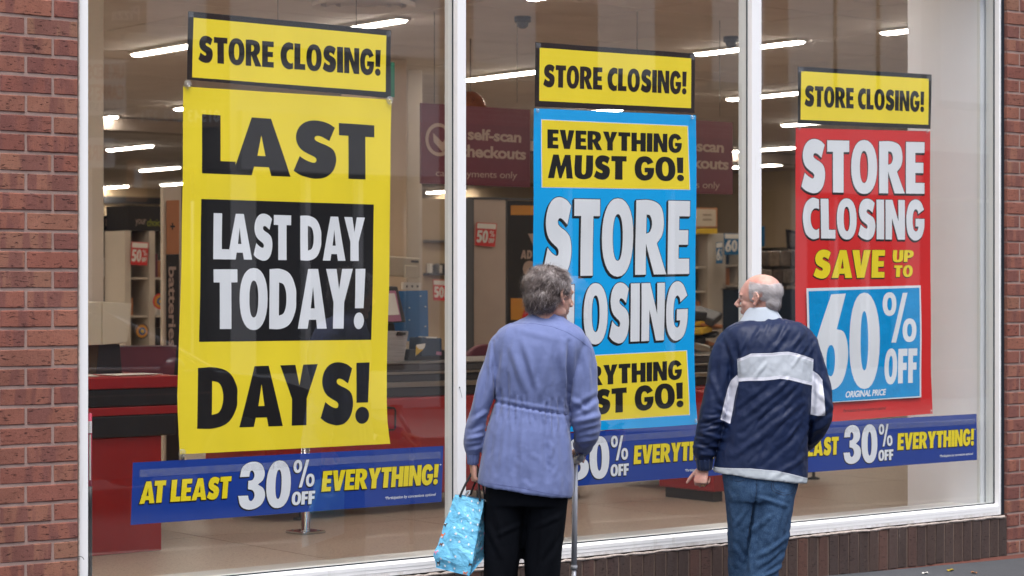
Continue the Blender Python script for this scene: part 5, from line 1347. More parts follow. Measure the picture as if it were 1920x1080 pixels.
# trousers
mb = MB()
loft(mb, interp_rings(W, [(780,780,935,1060,.115,0),(860,860,915,1068,.135,0),(905,905,910,1068,.14,0),(945,945,910,1064,.135,0)]))
limb(W, mb, [(950,900,0,.088,.115),(948,960,0,.087,.105),(945,1010,.005,.083,.095),(938,1080,.015,.071,.085),(935,1140,.01,.062,.07),(934,1174,.005,.058,.066)])
limb(W, mb, [(1026,900,0,.090,.115),(1024,960,0,.086,.105),(1020,1010,.01,.080,.095),(1017,1080,.03,.074,.085),(1015,1140,.03,.062,.07),(1014,1174,.025,.058,.066)])
tr = remesh(mb.mesh('t'), .008, 3)
folds(W, tr, [(985,950,975,1075,.012,-.008),(930,930,950,1070,.016,.006),(1045,950,1030,1070,.016,.007),(1010,960,1000,1075,.014,-.005),(915,980,940,1040,.012,.006),(1050,1000,1020,1050,.012,-.006),(985,975,930,1000,.010,.005),(1055,960,1000,985,.010,.005)]); ripple(tr, 8, .006, (1, 1, .5), 5)
W.link('trousers', tr, M['trousers'])
shoe(W, W.x(937), .0); shoe(W, W.x(1014), .03)
# body with head and hands
mb = MB(); HW = W.p(1034, 553.5, .045)
fw, Rw = head(mb, HW, radians(50), radians(-6), (1.0, 1.0, .99))
mb.tube([fw(0, -.025, -.03), fw(0, -.03, -.09), W.p(1022, 608, .02), W.p(1015, 640, 0)], [.056, .053, .055, .08], 20)
mb.tube([W.p(1012, 625, 0), W.p(1005, 700, 0), W.p(998, 780, 0), W.p(990, 890, 0)], [(.075, .11), (.085, .11), (.08, .11), (.09, .13)], 20)
mb.tube([W.p(1000, 640, 0), W.p(945, 645, 0), W.p(920, 700, 0), W.p(898, 775, 0), W.p(888, 840, .008), W.p(886.5, 866, .016)], [.05, .035, .03, .026, .021, .019], 14)
tw = hand(mb, W.p(886.5, 868, .016), (.06, .05, -1), (1, .25, 0), (-.2, 1, 0), .86, ((62, 78, 45), (60, 80, 45), (58, 80, 45), (55, 78, 45)), (.8, .25, .75))
mb.tube([W.p(1030, 645, 0), W.p(1080, 655, 0), W.p(1093, 720, 0), W.p(1099, 800, 0), W.p(1097, 834, .13), W.p(1093.5, 852, .25)], [.05, .038, .033, .03, .025, .020], 14)
tg = hand(mb, W.p(1093.5, 853, .26), (-.1, 1, -.25), (-.25, -.25, -1), (-1, 0, .2), .86, ((55, 75, 50),)*4, (.7, .3, .5))
for px, sx in ((945, -1), (1018, 1)): mb.tube([W.p(px+(-5 if sx < 0 else 0), 880, 0), W.p(px, 1000, 0), W.p(px-3, 1090, .01), W.p(px-5, 1150, .01), W.p(px-5, 1174, .0)], [.08, .065, .05, .04, .035], 14)
body = remesh(mb.mesh('b'), .0034, 3); W.link('body', body, M['skin_w'])
for s in (-1, 1):
    e = MB().ell(fw(s*.030, .070, .004), (.013,)*3, 16, 12).mesh('eye', True); eo = W.link('eye', e, M['eye']); link('iris', MB().ell(fw(s*.031, .080, .003), (.0055,)*3, 10, 8).mesh('iris', True), M['iris'], eo, world_coords=False)
# hair: a wavy mass with loose strands over it
mb = MB()
def Eh(p, r): mb.ell(fw(*p), (1, 1, 1), 28, 18, Rw @ Matrix.Diagonal(r))
Eh((0, -.028, .038), (.080, .093, .078)); Eh((0, -.048, -.004), (.078, .066, .070)); Eh((0, -.054, -.044), (.066, .048, .036)); Eh((.0, .018, .070), (.056, .054, .038))
hm = remesh(mb.mesh('h'), .004, 3); lap_smooth(hm, np.ones(len(hm.vertices)), 14)
Ri = Rw.inverted()
ripple(hm, 34, .0042, (1, 1, 1), 2, True); ripple(hm, 80, .0022, (1, 1, 1), 6, True)
set_attr(hm, 'tone', np.array([.22+.3*noise.noise(Vector(c)*60) for c in coords(hm)])); W.link('hair', hm, M['hair_w'])
hb = [(Ri @ (v.co-HW), Ri @ v.normal) for v in hm.vertices]
def seedw(r):
    for _ in range(30):
        p, n = hb[r.randrange(len(hb))]
        if p.y < .055 and not (p.y > -.02 and p.z < -.005): return p.copy(), n.copy()
def combw(p, n, r):
    c = Vector((0, -.035, .12)); d = (p-c).normalized()+Vector((0, -.55 if p.y > -.08 else 0, -.35)); 
    w = noise.noise_vector(p*38); return d+w*1.1
me = strands(fw, Rw, seedw, 15000, combw, .038, .0015, .0085, 4, .45, tone=lambda p, r: min(1, max(0, .42+.75*noise.noise(p*42)+r.gauss(0, .16)+(.55*max(0, (p.y-.01)/.05)) + .12*(p.z > .06))))
W.link('hair_strands', me, M['hair_w'])
me = strands(fw, Rw, seedw, 500, combw, .05, .0009, .022, 14, .7, tone=lambda p, r: r.uniform(.4, 1)); W.link('stray_hairs', me, M['hair_w'])
# ------------------------------------------------------------------ crutch in her right hand
M['crutch'] = simple('crutch_aluminium', (.50, .51, .56), .38, .06, 20, metal=.3); M['crutch_grip'] = simple('crutch_grey_plastic', (.30, .31, .34), .5, .1, 20)
Mw = Matrix.Translation(W.root.location) @ Matrix.Rotation(-TH, 4, 'Z')
yc = .30; xc = W.x(1077)
foot = Mw @ Vector((W.x(1076), yc, 0)); t = empty('crutch', foot, 'grey metal elbow crutch held in the woman\'s right hand', 'crutch')
def ww(px, py, y): return Mw @ W.p(px, py, y)
sc_ = (9.1+yc)/9.1
def wc(px, py, y): k = (9.1+y)/9.1; return Mw @ Vector(((px-960)/FPX*9.1*k-(1010-960)/FPX*9.1, y, HCAM+(540-py)/W.s*k-W.gz))
zb = 1176
MB().tube([wc(1078.5, 866, yc), wc(1076.3, 1062, yc)], .0122, 20).build('upper_tube', M['crutch'], t, smooth=True)
MB().tube([wc(1076.3, 1062, yc), wc(1075.6, 1135, yc)], .0098, 18).build('lower_tube', M['crutch'], t, smooth=True)
MB().tube([wc(1076.4, 1060, yc), wc(1076.3, 1068, yc)], .0145, 20).build('collar_ring', M['crutch_grip'], t, smooth=True)
b0 = wc(1075.6, 1128, yc); MB().tube([b0, (b0.x, b0.y, b0.z-.03), (foot.x, foot.y, ground_z(foot.x)+.012), (foot.x, foot.y, ground_z(foot.x)+.001)], [.013, .014, .02, .021], 18).build('rubber_tip', M['dark'], t, smooth=True)
for k in range(9): 
    q = wc(1072.6, 915+k*16, yc); MB().ell((q.x, q.y, q.z), (.0022, .0022, .0022), 8, 6).build('hole', M['dark'], t)
q = wc(1076.8, 1003, yc); MB().tube([q-RT*.0155, q+RT*.0155], .0026, 8).build('push_button', M['steel'], t)
gq = [wc(1089, 858, .12), wc(1088, 860, .17), wc(1084, 862, .24), wc(1079, 864, .30)]
MB().tube([gq[0], gq[0].lerp(gq[1], .2), gq[1], gq[2], gq[3]], [.010, .0165, .0165, .016, .016], 18).build('hand_grip', M['crutch_grip'], t, smooth=True)
MB().tube([wc(1078.5, 868, yc), wc(1085, 835, yc-.02), wc(1094, 790, yc-.09)], .0115, 14).build('forearm_stem', M['crutch'], t, smooth=True)
cq = wc(1094, 795, yc-.1); mbx = MB(); rr_ = []
for hh in (-.022, .022):
    rr_.append([cq+RT*(.045*cos(a))+FW*(.045*sin(a))+Vector((0, 0, hh)) for a in [radians(-30+k*20) for k in range(13)]])
mbx.add(rr_[0]+rr_[1], [(i, i+1, 14+i, 13+i) for i in range(12)]); mbx.build('forearm_cuff', M['crutch_grip'], t, smooth=True)
# ------------------------------------------------------------------ shopping bag in her left hand
def bag_mat():
    t = NT('blue_bag_plastic'); v = t.coord('pos'); n = t.noise(v, 6, 5, .6)
    t.color(t.ramp(n, [(.3, (.12, .45, .72)), (.7, (.20, .56, .80))])); t.rough(.32); t.b.inputs['Specular IOR Level'].default_value = .5
    h = t.math('ADD', t.noise(t.mapping(v, (1, 1, 1.6)), 15, 4, .5, .9), t.math('MULTIPLY', t.noise(v, 8, 3, .5, .8), 1.6)); t.bump(h, .6, .02); return t.m
M['bag'] = bag_mat()
def by(y): return .02+y
BT = {'A': wc(853, 927, .02), 'B': wc(907, 939, -.05), 'C': wc(916, 938, .05), 'D': wc(862, 927, .12)}
BB = {'A': wc(816.5, 1064, -.02), 'B': wc(880, 1080, -.10), 'C': wc(911, 1042, .03), 'D': wc(850, 1032, .13)}
BM = {'A': wc(813.5, 1040, -.02), 'B': wc(884, 1062, -.10), 'C': wc(913, 1020, .03), 'D': wc(850, 1000, .13)}
bagroot = empty('shopping_bag', BB['B'], 'light blue bag with white dots and little animals hanging from the woman\'s left hand', 'bag')
mb = MB(); NU, NV = 18, 26; faces = [('A', 'B'), ('B', 'C'), ('C', 'D'), ('D', 'A')]
def bagpt(fi, u, v):
    a, b = faces[fi]
    def col_(k):
        if v < .84: return BT[k].lerp(BM[k], v/.84)
        return BM[k].lerp(BB[k], (v-.84)/.16)
    p = col_(a).lerp(col_(b), u); q = (BT[b]-BT[a]).cross(Vector((0, 0, 1))).normalized(); q = q if q.dot(FW if fi in (2, ) else -FW) > 0 or fi == 3 else q
    cen = (BM['A']+BM['C'])/2; out = Vector((p.x-cen.x, p.y-cen.y, 0)); out = out.normalized() if out.length > 0 else out
    bulge = sin(pi*u)*(.012*sin(pi*min(1, v*1.05))-.010*(fi in (1, 3)))
    e = sin(pi*u)**.5 if 0 < u < 1 else 0
    cr = .0045*noise.noise(Vector((p.x*14, p.y*14, p.z*22)))+.0028*noise.noise(Vector((p.x*40, p.y*40+4, p.z*46)))
    if fi == 0: cr += -.007*exp(-((u-.5+.04*v)/.05)**2)
    return p+out*(bulge*e+cr)
for fi in range(4):
    m0 = len(mb.v); vs = [bagpt(fi, i/NU, j/NV) for j in range(NV+1) for i in range(NU+1)]
    mb.add(vs, [(j*(NU+1)+i, j*(NU+1)+i+1, (j+1)*(NU+1)+i+1, (j+1)*(NU+1)+i) for j in range(NV) for i in range(NU)])
mb.add([BB['A'], BB['B'], BB['C'], BB['D']], [(0, 1, 2, 3)])
mb.build('bag_body', M['bag'], bagroot, smooth=True, merge=False)
M['dots'] = simple('white_dot_print', (.72, .76, .80), .5, 0)
M['catblack'] = simple('black_print_animal', (.02, .02, .025), .5, 0); M['catorange'] = simple('orange_print_animal', (.62, .16, .06), .5, 0); M['catbrown'] = simple('brown_print_animal', (.16, .06, .04), .5, 0); M['catpink'] = simple('pink_print_animal', (.62, .22, .40), .5, 0)
cen = (BM['A']+BM['C'])/2
def onbag(fi, u, v, e=.0012):
    p = bagpt(fi, min(max(u, 0), 1), min(max(v, 0), 1)); o = Vector((p.x-cen.x, p.y-cen.y, 0)).normalized(); fdir = (-FW*.8+(RT*.6 if fi == 1 else -RT*.1)).normalized(); return p+fdir*e
db = MB(); rr = random.Random(8)
for fi, cols_, rows_ in ((0, 4, 11), (1, 2, 11)):
    for j in range(rows_):
        for i in range(cols_):
            u = (i+.5+.5*(j % 2)-.25)/cols_+rr.uniform(-.03, .03); v = (j+.5)/rows_+rr.uniform(-.012, .012)
            if rr.random() < .32: continue
            W_ = (BM[faces[fi][1]]-BM[faces[fi][0]]).length; ru, rv = .0046/W_, .0046/.3
            c = [onbag(fi, u, v)]+[onbag(fi, u+ru*cos(a), v+rv*sin(a)) for a in [2*pi*k/10 for k in range(10)]]
            db.add(c, [(0, 1+k, 1+(k+1) % 10) for k in range(10)])
db.build('dot_print', M['dots'], bagroot)['kind'] = 'stuff'
CAT = [(-1, -.9), (-.75, -.9), (-.7, -.3), (.2, -.3), (.25, -.9), (.5, -.9), (.5, 0), (.6, .35), (.95, .4), (.9, .8), (.75, 1), (.65, .85), (.4, .9), (.3, .35), (-.6, .3), (-.9, .5), (-1.15, .9), (-1.2, .8), (-1, .3), (-.95, 0)]
for (fi, u, v, mm, s) in ((0, .06, .56, 'catorange', 1.25), (0, .10, .68, 'catbrown', 1), (0, .03, .80, 'catpink', 1), (0, .04, .42, 'catblack', 1), (0, .10, .93, 'catblack', 1.1), (0, .88, .97, 'catorange', 1.1), (0, .98, .82, 'catblack', 1.1),
                       (1, .55, .28, 'catorange', 1.2), (1, .3, .40, 'catblack', .9), (1, .62, .52, 'catpink', 1.2), (1, .5, .66, 'catbrown', .9), (1, .25, .78, 'catblack', 1.2), (1, .7, .80, 'catpink', 1), (1, .4, .93, 'catorange', 1.1), (1, .75, .64, 'dots', 1), (1, .2, .60, 'dots', 1.3)):
    W_ = (BM[faces[fi][1]]-BM[faces[fi][0]]).length; k = .010*s
    pts = [onbag(fi, u+a*k/W_, v-b*k/.3, .0022) for a, b in CAT]; pts2 = MB(); tri = fill([[[(a, b) for a, b in CAT]]])[0]
    pts2.add([onbag(fi, u+a*k/W_, v-b*k/.3, .0022) for a, b in tri[0]], tri[1]); pts2.build('animal_print', M[mm], bagroot)
grip = wc(888, 884, .02)
M['strap'] = simple('black_webbing', (.012, .012, .014), .7, .1, 60)
def strap(name, pts, w=.0085, th=.0016):
    sp = smooth_path([list(p) for p in pts], 5); mb = MB(); mb.tube([Vector(p) for p in sp], [(th, w)]*len(sp), 8, up=-FW); return mb.build(name, M['strap'], bagroot, smooth=True)
strap('handle', [wc(862, 932, -.005), wc(868, 918, 0), wc(880, 895, .01), wc(890, 878, .012), wc(894, 874, .015), wc(897, 884, .012), wc(898, 910, -.03), wc(900, 940, -.055)], .0048)
strap('handle', [wc(882, 928, .10), wc(888, 912, .09), wc(894, 895, .04), wc(895, 880, .02), wc(899, 884, .02), wc(906, 912, .03), wc(909, 938, .07)], .0042)
mbt = MB(); mbt.tube([wc(872, 929, .0), wc(876, 921, -.01), wc(881, 920, -.012), wc(880, 925, -.01), wc(875, 932, -.0)], [(.001, .0035)]*5, 8, up=-FW); mbt.build('white_tag', M['dots'], bagroot)
MB().add([wc(908, 936, -.03), wc(915, 936, -.02), wc(914, 941, -.03), wc(910, 941, -.04)], [(0, 1, 2, 3)]).build('white_label', M['dots'], bagroot)

# ------------------------------------------------------------------ the man
N_ = Figure(1430, 9.97, None, 'person', 'old man seen from behind in navy jacket with pale stripe and jeans')
mb = MB()
loft(mb, interp_rings(N_, [(600,597,1396,1464,.060,.022),(604,599,1386,1476,.074,.018),(609,603,1372,1492,.088,.012),(616,608,1360,1506,.102,.008),(632,622,1355,1516,.118,0),(665,655,1358,1519,.132,-.004),(710,700,1364,1521,.140,-.004),(760,760,1362,1519,.142,0),(810,815,1354,1516,.142,0),(850,862,1344,1514,.144,0),(884,905,1338,1513,.146,0)]))
limb(N_, mb, [(1392,628,.01,.05,.06),(1370,640,.005,.06,.066),(1358,668,0,.062,.068),(1350,705,-.005,.060,.066),(1342,745,-.012,.058,.064),(1334,780,-.014,.056,.062),(1327,815,-.008,.058,.060),(1321,845,0,.052,.054),(1320,862,.004,.036,.042)])
limb(N_, mb, [(1488,624,.01,.05,.06),(1508,636,.005,.052,.064),(1518,660,0,.052,.066),(1527,700,-.005,.056,.068),(1534,740,-.01,.062,.068),(1537,775,-.004,.058,.066),(1532,800,.03,.054,.06),(1524,822,.08,.044,.05),(1520,838,.13,.03,.035)])
jm = remesh(mb.mesh('j'), .0055, 2)
seg = [(1377,640,1378,700,.010,-.010),(1379,700,1366,790,.010,-.010),(1521,640,1521,780,.010,-.009),(1518,780,1514,840,.010,-.012),
       (1418,640,1440,596,.010,.006),(1398,650,1425,610,.011,.006),(1440,660,1478,610,.012,.005),(1380,665,1398,625,.010,.006),(1478,650,1500,625,.010,.005),(1450,640,1470,600,.010,-.005),
       (1380,785,1470,712,.012,.006),(1385,810,1490,725,.012,-.006),(1390,835,1500,750,.013,.006),(1378,770,1440,718,.010,-.005),(1370,850,1450,800,.013,.005),(1420,870,1500,800,.013,-.005),(1440,890,1510,850,.012,.004),
       (1316,790,1362,800,.012,-.010),(1312,810,1356,822,.012,.009),(1308,830,1346,845,.010,-.008),(1312,850,1340,852,.008,.007),(1340,760,1366,780,.010,.007),(1330,700,1352,760,.012,.006),(1345,650,1336,740,.013,-.006),(1366,650,1350,750,.012,.006),(1356,625,1376,680,.010,.005),
       (1520,700,1556,740,.012,-.006),(1525,730,1560,765,.012,.006),(1520,795,1556,770,.011,-.009),(1518,812,1550,790,.010,.008),(1516,830,1540,812,.009,-.007),(1528,640,1545,700,.012,.006),(1540,680,1530,740,.012,-.004)]
rr = random.Random(31)
for k in range(34):
    px = rr.uniform(1385, 1505); py = rr.uniform(625, 870); L = rr.uniform(20, 48); seg.append((px, py, px+L*.75, py-L, .0085, rr.uniform(-.0045, .0045)))
for k in range(16):
    py = rr.uniform(770, 852); cx = 1342-(py-770)*.25; seg.append((cx-26, py+rr.uniform(-12, 12), cx+24, py+rr.uniform(-14, 14), .007, rr.uniform(-.006, .006)))
folds(N_, jm, seg, .85); ripple(jm, 10, .004, (1, 1, .7), 13); ripple(jm, 28, .0018, (1, 1, .8), 18); ripple(jm, 16, .0018, (1, 1, .8), 40, True)
co = coords(jm); no = normals(jm)
body_poly = [(1378.5,672),(1390,667.5),(1402,661.5),(1420,661),(1440,660.5),(1458,658.5),(1472,658),(1490,662),(1506,667),(1521.5,672.5),(1519,722),(1505,718.5),(1490,714.5),(1472,710),(1455,708),(1440,710),(1425,711.5),(1400,712),(1380,713.5)]
inner_poly = [(x, y+5.5) for x, y in body_poly[:10]]+[(x, y-6.5) for x, y in body_poly[10:]]
sl = [(1378.5,701),(1368,712),(1362,728),(1355,755),(1348.5,785),(1366,793),(1371,768),(1375,742),(1381,713)]
sr_ = [(1520.5,694),(1531,702),(1538,711),(1541,745),(1543.5,778),(1530,778),(1517,776),(1518,740)]
a = in_poly(N_, co, body_poly); b_ = in_poly(N_, co, inner_poly); c = in_poly(N_, co, sl); d = in_poly(N_, co, sr_)
hem = [(1330,874.5),(1400,873.5),(1450,878),(1480,885),(1520,897),(1520,915),(1480,905),(1440,896),(1400,892),(1330,892)]
e = in_poly(N_, co, hem)
back = np.where(no[:, 1] < .25, 1, -1)*.02
set_attr(jm, 'pale', np.minimum(np.maximum(np.maximum(a, c), d), back)); set_attr(jm, 'inner', np.minimum(b_, back)); set_attr(jm, 'hem', np.minimum(e, back))
def stripe(t, base, v):
    def at(n):
        q = t.node('ShaderNodeAttribute'); q.attribute_name = n; return t.math('GREATER_THAN', q.outputs['Fac'], 0)
    c1 = t.mix(at('pale'), base, (.66, .67, .76)); c2 = t.mix(at('inner'), c1, (.46, .50, .56)); return t.mix(at('hem'), c2, (.50, .55, .60))
M['navy_jacket'] = cloth_mat('navy_nylon', (.0085, .018, .060), rough=.5, var=.08, sheen=.0, bump=.11, extra=stripe, spec=.28)
N_.link('jacket', jm, M['navy_jacket'])
M['palepipe'] = cloth_mat('pale_piping', (.62, .64, .72)); M['palecollar'] = cloth_mat('pale_collar', (.40, .45, .52), bump=.15)
surf_line(N_, jm, [(x, y+1) for x, y in body_poly[:10]], .0016, 'stripe_piping', M['palepipe']); surf_line(N_, jm, [(x, y-1) for x, y in reversed(body_poly[10:])], .0016, 'stripe_piping', M['palepipe'])
surf_line(N_, jm, [(1339,875.5),(1400,874.5),(1450,879),(1480,886),(1511,896)], .0014, 'hem_piping', M['palepipe'])
collar(N_, [(604,600,1388,1470,.080,.030),(594,590,1394,1463,.073,.033),(583,580,1400,1457,.066,.036),(577,575,1404,1452,.062,.038)], .007, 'collar', M['palecollar'])
M['navy_cuff'] = cloth_mat('navy_cuff', (.016, .03, .085), rough=.8)
cuff(N_, N_.p(1321,858,.004), N_.p(1321.5,881,.01), .039, .033, M['navy_cuff']); cuff(N_, N_.p(1521,834,.13), N_.p(1518,842,.17), .034, .028, M['navy_cuff'])
# jeans
def denim_mat():
    t = NT('blue_denim'); v = t.coord('obj'); n = t.noise(v, 5, 5, .6); f = t.noise(t.mapping(v, (1, 1, .35), rot=(0, .6, 0)), 420, 2, .6)
    c = t.ramp(n, [(.3, (.021, .052, .125)), (.7, (.042, .092, .195))]); c = t.mix(t.ramp(f, [(.4, (0,)*3), (.7, (.5,)*3)]), c, (.11, .19, .29))
    t.color(c); t.rough(.85); t.b.inputs['Specular IOR Level'].default_value = .15; t.bump(t.math('ADD', f, t.noise(v, 40, 4, .6)), .35, .002); return t.m
M['denim'] = denim_mat()
mb = MB()
loft(mb, interp_rings(N_, [(780,780,1362,1495,.115,0),(850,850,1358,1498,.125,0),(890,890,1355,1497,.128,-.005),(915,915,1357,1493,.13,-.006),(935,940,1360,1488,.125,-.004)]))
limb(N_, mb, [(1396,900,.0,.092,.12),(1394,950,.01,.080,.11),(1393,1000,.03,.070,.095),(1394,1050,.06,.064,.085),(1395,1085,.07,.060,.075),(1396,1130,.05,.055,.065),(1397,1158,.04,.054,.06)])
limb(N_, mb, [(1450,900,-.005,.105,.125),(1446,950,-.01,.100,.115),(1440,1000,-.01,.092,.10),(1431,1050,-.01,.082,.088),(1425,1090,-.015,.078,.078),(1419,1130,-.03,.066,.07),(1416,1156,-.04,.062,.066)])
je = remesh(mb.mesh('t'), .0065, 2)
folds(N_, je, [(1414,905,1398,1060,.008,-.014),(1420,930,1402,1060,.010,.008),(1465,920,1430,1070,.014,.006),(1484,950,1450,1060,.013,-.006),(1370,940,1380,1060,.012,.006),(1395,950,1376,985,.009,.006),(1440,960,1400,1000,.010,.006),(1480,1000,1415,1040,.011,.007),(1470,1030,1410,1070,.010,-.006),(1465,1060,1405,1085,.010,.007),(1412,925,1470,945,.009,.005),(1375,1010,1400,1045,.010,-.005)])
ripple(je, 11, .005, (1, 1, .6), 21); ripple(je, 20, .0028, (1, 1, .8), 51, True); N_.link('jeans', je, M['denim'])
M['thread'] = simple('dark_thread', (.015, .02, .035), .8, 0)
surf_line(N_, je, [(1447,890),(1439,903),(1441,915),(1462,924),(1484,921),(1491,905)], .0012, 'pocket_seam', M['thread']); surf_line(N_, je, [(1451,889),(1443,902),(1445,912),(1463,920),(1481,917),(1487,903)], .0009, 'pocket_seam', M['thread'])
surf_line(N_, je, [(1366,896),(1380,899),(1393,895)], .0012, 'pocket_seam', M['thread']); surf_line(N_, je, [(1413,892),(1412,920),(1405,960),(1399,1010)], .0012, 'centre_seam', M['thread'])
shoe(N_, N_.x(1398), .03, L=.29); shoe(N_, N_.x(1416), -.05, L=.29)
# body
mb = MB(); HM = N_.p(1426, 558.5, .05)
fm, Rm = head(mb, HM, radians(-66), radians(-4), (.93, .97, .92))
mb.ell(fm(0, -.048, -.022), (1, 1, 1), 20, 14, Rm @ Matrix.Diagonal((.058, .052, .060))); mb.tube([fm(0, -.02, -.02), fm(0, -.022, -.07), fm(0, -.03, -.11), N_.p(1428, 604, .03), N_.p(1430, 630, 0)], [.050, .054, .057, .062, .08], 20)
mb.tube([N_.p(1432, 622, 0), N_.p(1436, 700, 0), N_.p(1434, 780, 0), N_.p(1428, 880, 0)], [(.08, .12), (.09, .12), (.09, .12), (.09, .13)], 20)
mb.tube([N_.p(1420, 635, 0), N_.p(1370, 650, 0), N_.p(1350, 710, 0), N_.p(1336, 780, -.01), N_.p(1323, 845, 0), N_.p(1320.5, 872, .008)], [.05, .04, .035, .032, .026, .023], 14)
th = hand(mb, N_.p(1320, 876, .01), (-.25, -.25, -1), (.55, 1, 0), (-1, .45, .1), .86, ((48, 70, 45), (52, 70, 45), (55, 70, 45), (58, 68, 45)), (.85, .75, .2), .05)
mb.tube([N_.p(1460, 635, 0), N_.p(1508, 650, 0), N_.p(1530, 710, 0), N_.p(1537, 785, 0), N_.p(1526, 825, .09), N_.p(1519, 842, .18)], [.05, .04, .035, .032, .026, .023], 14)
hand(mb, N_.p(1518, 842, .185), (-.6, .8, -.1), (-.3, -.2, -1), (0, .3, 1), .9, ((30, 40, 30),)*4)
for px, y_ in ((1398, .075), (1432, -.01)): mb.tube([N_.p(px, 880, 0), N_.p(px, 980, y_*.5), N_.p(px-3, 1060, y_), N_.p(px-8, 1130, y_), N_.p(px-10, 1158, y_)], [.07, .055, .04, .028, .026], 14)
body = remesh(mb.mesh('b'), .0034, 3)
Rn = np.array(Rm.inverted()); q = (coords(body)-np.array(HM))@Rn.T
lap_smooth(body, np.clip((-.035-q[:, 1])/.02, 0, 1)*np.clip((.02-q[:, 2])/.02, 0, 1)*np.clip((q[:, 2]+.12)/.03, 0, 1)*(np.abs(q[:, 0]) < .068), 60)
N_.link('body', body, M['skin_m'])
rg = th[2]; c_ = rg[1].lerp(rg[2], .5); ax = (rg[2]-rg[1]).normalized(); s1 = ax.cross(Vector((0, 0, 1))).normalized(); s2 = ax.cross(s1)
mb = MB(); mb.tube([c_+(s1*cos(a)+s2*sin(a))*.0094 for a in [2*pi*k/20 for k in range(21)]], .0018, 8); N_.link('ring', mb.mesh('ring', True), M['gold'])
for s in (-1, 1):
    e = MB().ell(fm(s*.030, .066, .004), (.011,)*3, 16, 12).mesh('eye', True); eo = N_.link('eye', e, M['eye']); link('iris', MB().ell(fm(s*.031, .0745, .003), (.004,)*3, 10, 8).mesh('iris', True), M['iris'], eo, world_coords=False)
    br = [fm(s*(.012+.036*k/6), .093-.012*(k/6)**2, .027+.006*sin(pi*k/6)) for k in range(7)]; N_.link('eyebrow', MB().tube(br, [.0025, .0035, .004, .004, .0035, .003, .0015], 6).mesh('eyebrow', True), M['hair_m']); 
Rmi = Rm.inverted(); k_ = Vector((.93, .97, .92)); hb2 = []
for v in body.vertices:
    if v.co.z > HM.z-.12:
        p = Rmi @ (v.co-HM); p = Vector((p.x/k_.x, p.y/k_.y, p.z/k_.z)); n = Rmi @ v.normal
        q = p-Vector((0, -.030, .118)); 
        ear = abs(p.x) > .070 and -.035 < p.y < .025 and -.05 < p.z < .035
        if (Vector((q.x*1.0, q.y*.95, q.z*.85)).length > .080) and p.y < .030-.35*max(0, -.01-p.z) and p.z > -.050+.010*noise.noise(p*60) and not (p.y > -.045 and p.z < -.008) and not ear and p.z < .098: hb2.append((p, n))
print('man hair seeds', len(hb2))
def seedm(r):
    p, n = hb2[r.randrange(len(hb2))]; edge = (p-Vector((0, -.030, .118))).length-.080
    if r.random() > min(1, .25+edge*14)*min(1, max(.1, (p.z+.055)/.03)): return None
    return p.copy()+Vector((r.uniform(-.002, .002),)*3), n.copy()
def combm(p, n, r): return Vector((0, -.9, -.55))+noise.noise_vector(p*30)*.35+(Vector((0, 0, -.6)) if p.y < -.06 else Vector())
me = strands(fm, Rm, seedm, 15000, combm, .032, .0012, .0055, 5, .2, tone=lambda p, r: min(1, max(0, .55+.35*noise.noise(p*45)+r.gauss(0, .18)-.35*(p.z < -.025))))
N_.link('hair', me, M['hair_m'])

# ================================================================== THE STREET BEHIND THE CAMERA (seen as reflections)
YO = -16.0
def RP(px, py, y=YO): q = P(px, py, 2*YG-y); return Vector((q.x, y, q.z))   # where a reflection in the glass comes from
M['render_w'] = simple('painted_render', (.60, .58, .56), .8, .1, 1); M['dkfront'] = simple('dark_shopfront', (.05, .04, .04), .5, .1, 2); M['slate'] = simple('slate_roof', (.07, .075, .085), .6, .15, 4)
M['signwhite'] = simple('sign_white', (.75, .75, .75), .5, 0); M['white_wall'] = simple('white_render', (.80, .80, .82), .8, .05, 1)
M['winglass'] = simple('dark_window', (.03, .035, .045), .08, 0); M['tan'] = simple('tan_fascia', (.34, .20, .12), .6, .05); M['orangeb'] = simple('orange_board', (.52, .22, .06), .6, .05)
def rtext(text, q, parent, m, y=YO+.06, bold=.03, own=False, name='lettering'):
    pts = [RP(*c, y) for c in q]
    if own: vf = fill_all([([[[(v.x, v.z) for v in (bil(pts, a, b) for a, b in c)] for c in g] for g in layout(text)], 0)])[0]
    else:
        vs, fs = bfont(text, bold); vf = [([(p.x, p.z) for p in (bil(pts, a, b) for a, b in vs)], fs)]
    mb = MB()
    for vs, fs in vf: mb.add([(a, y+.002, b) for a, b in vs], fs)
    return mb.build(name, m, parent)
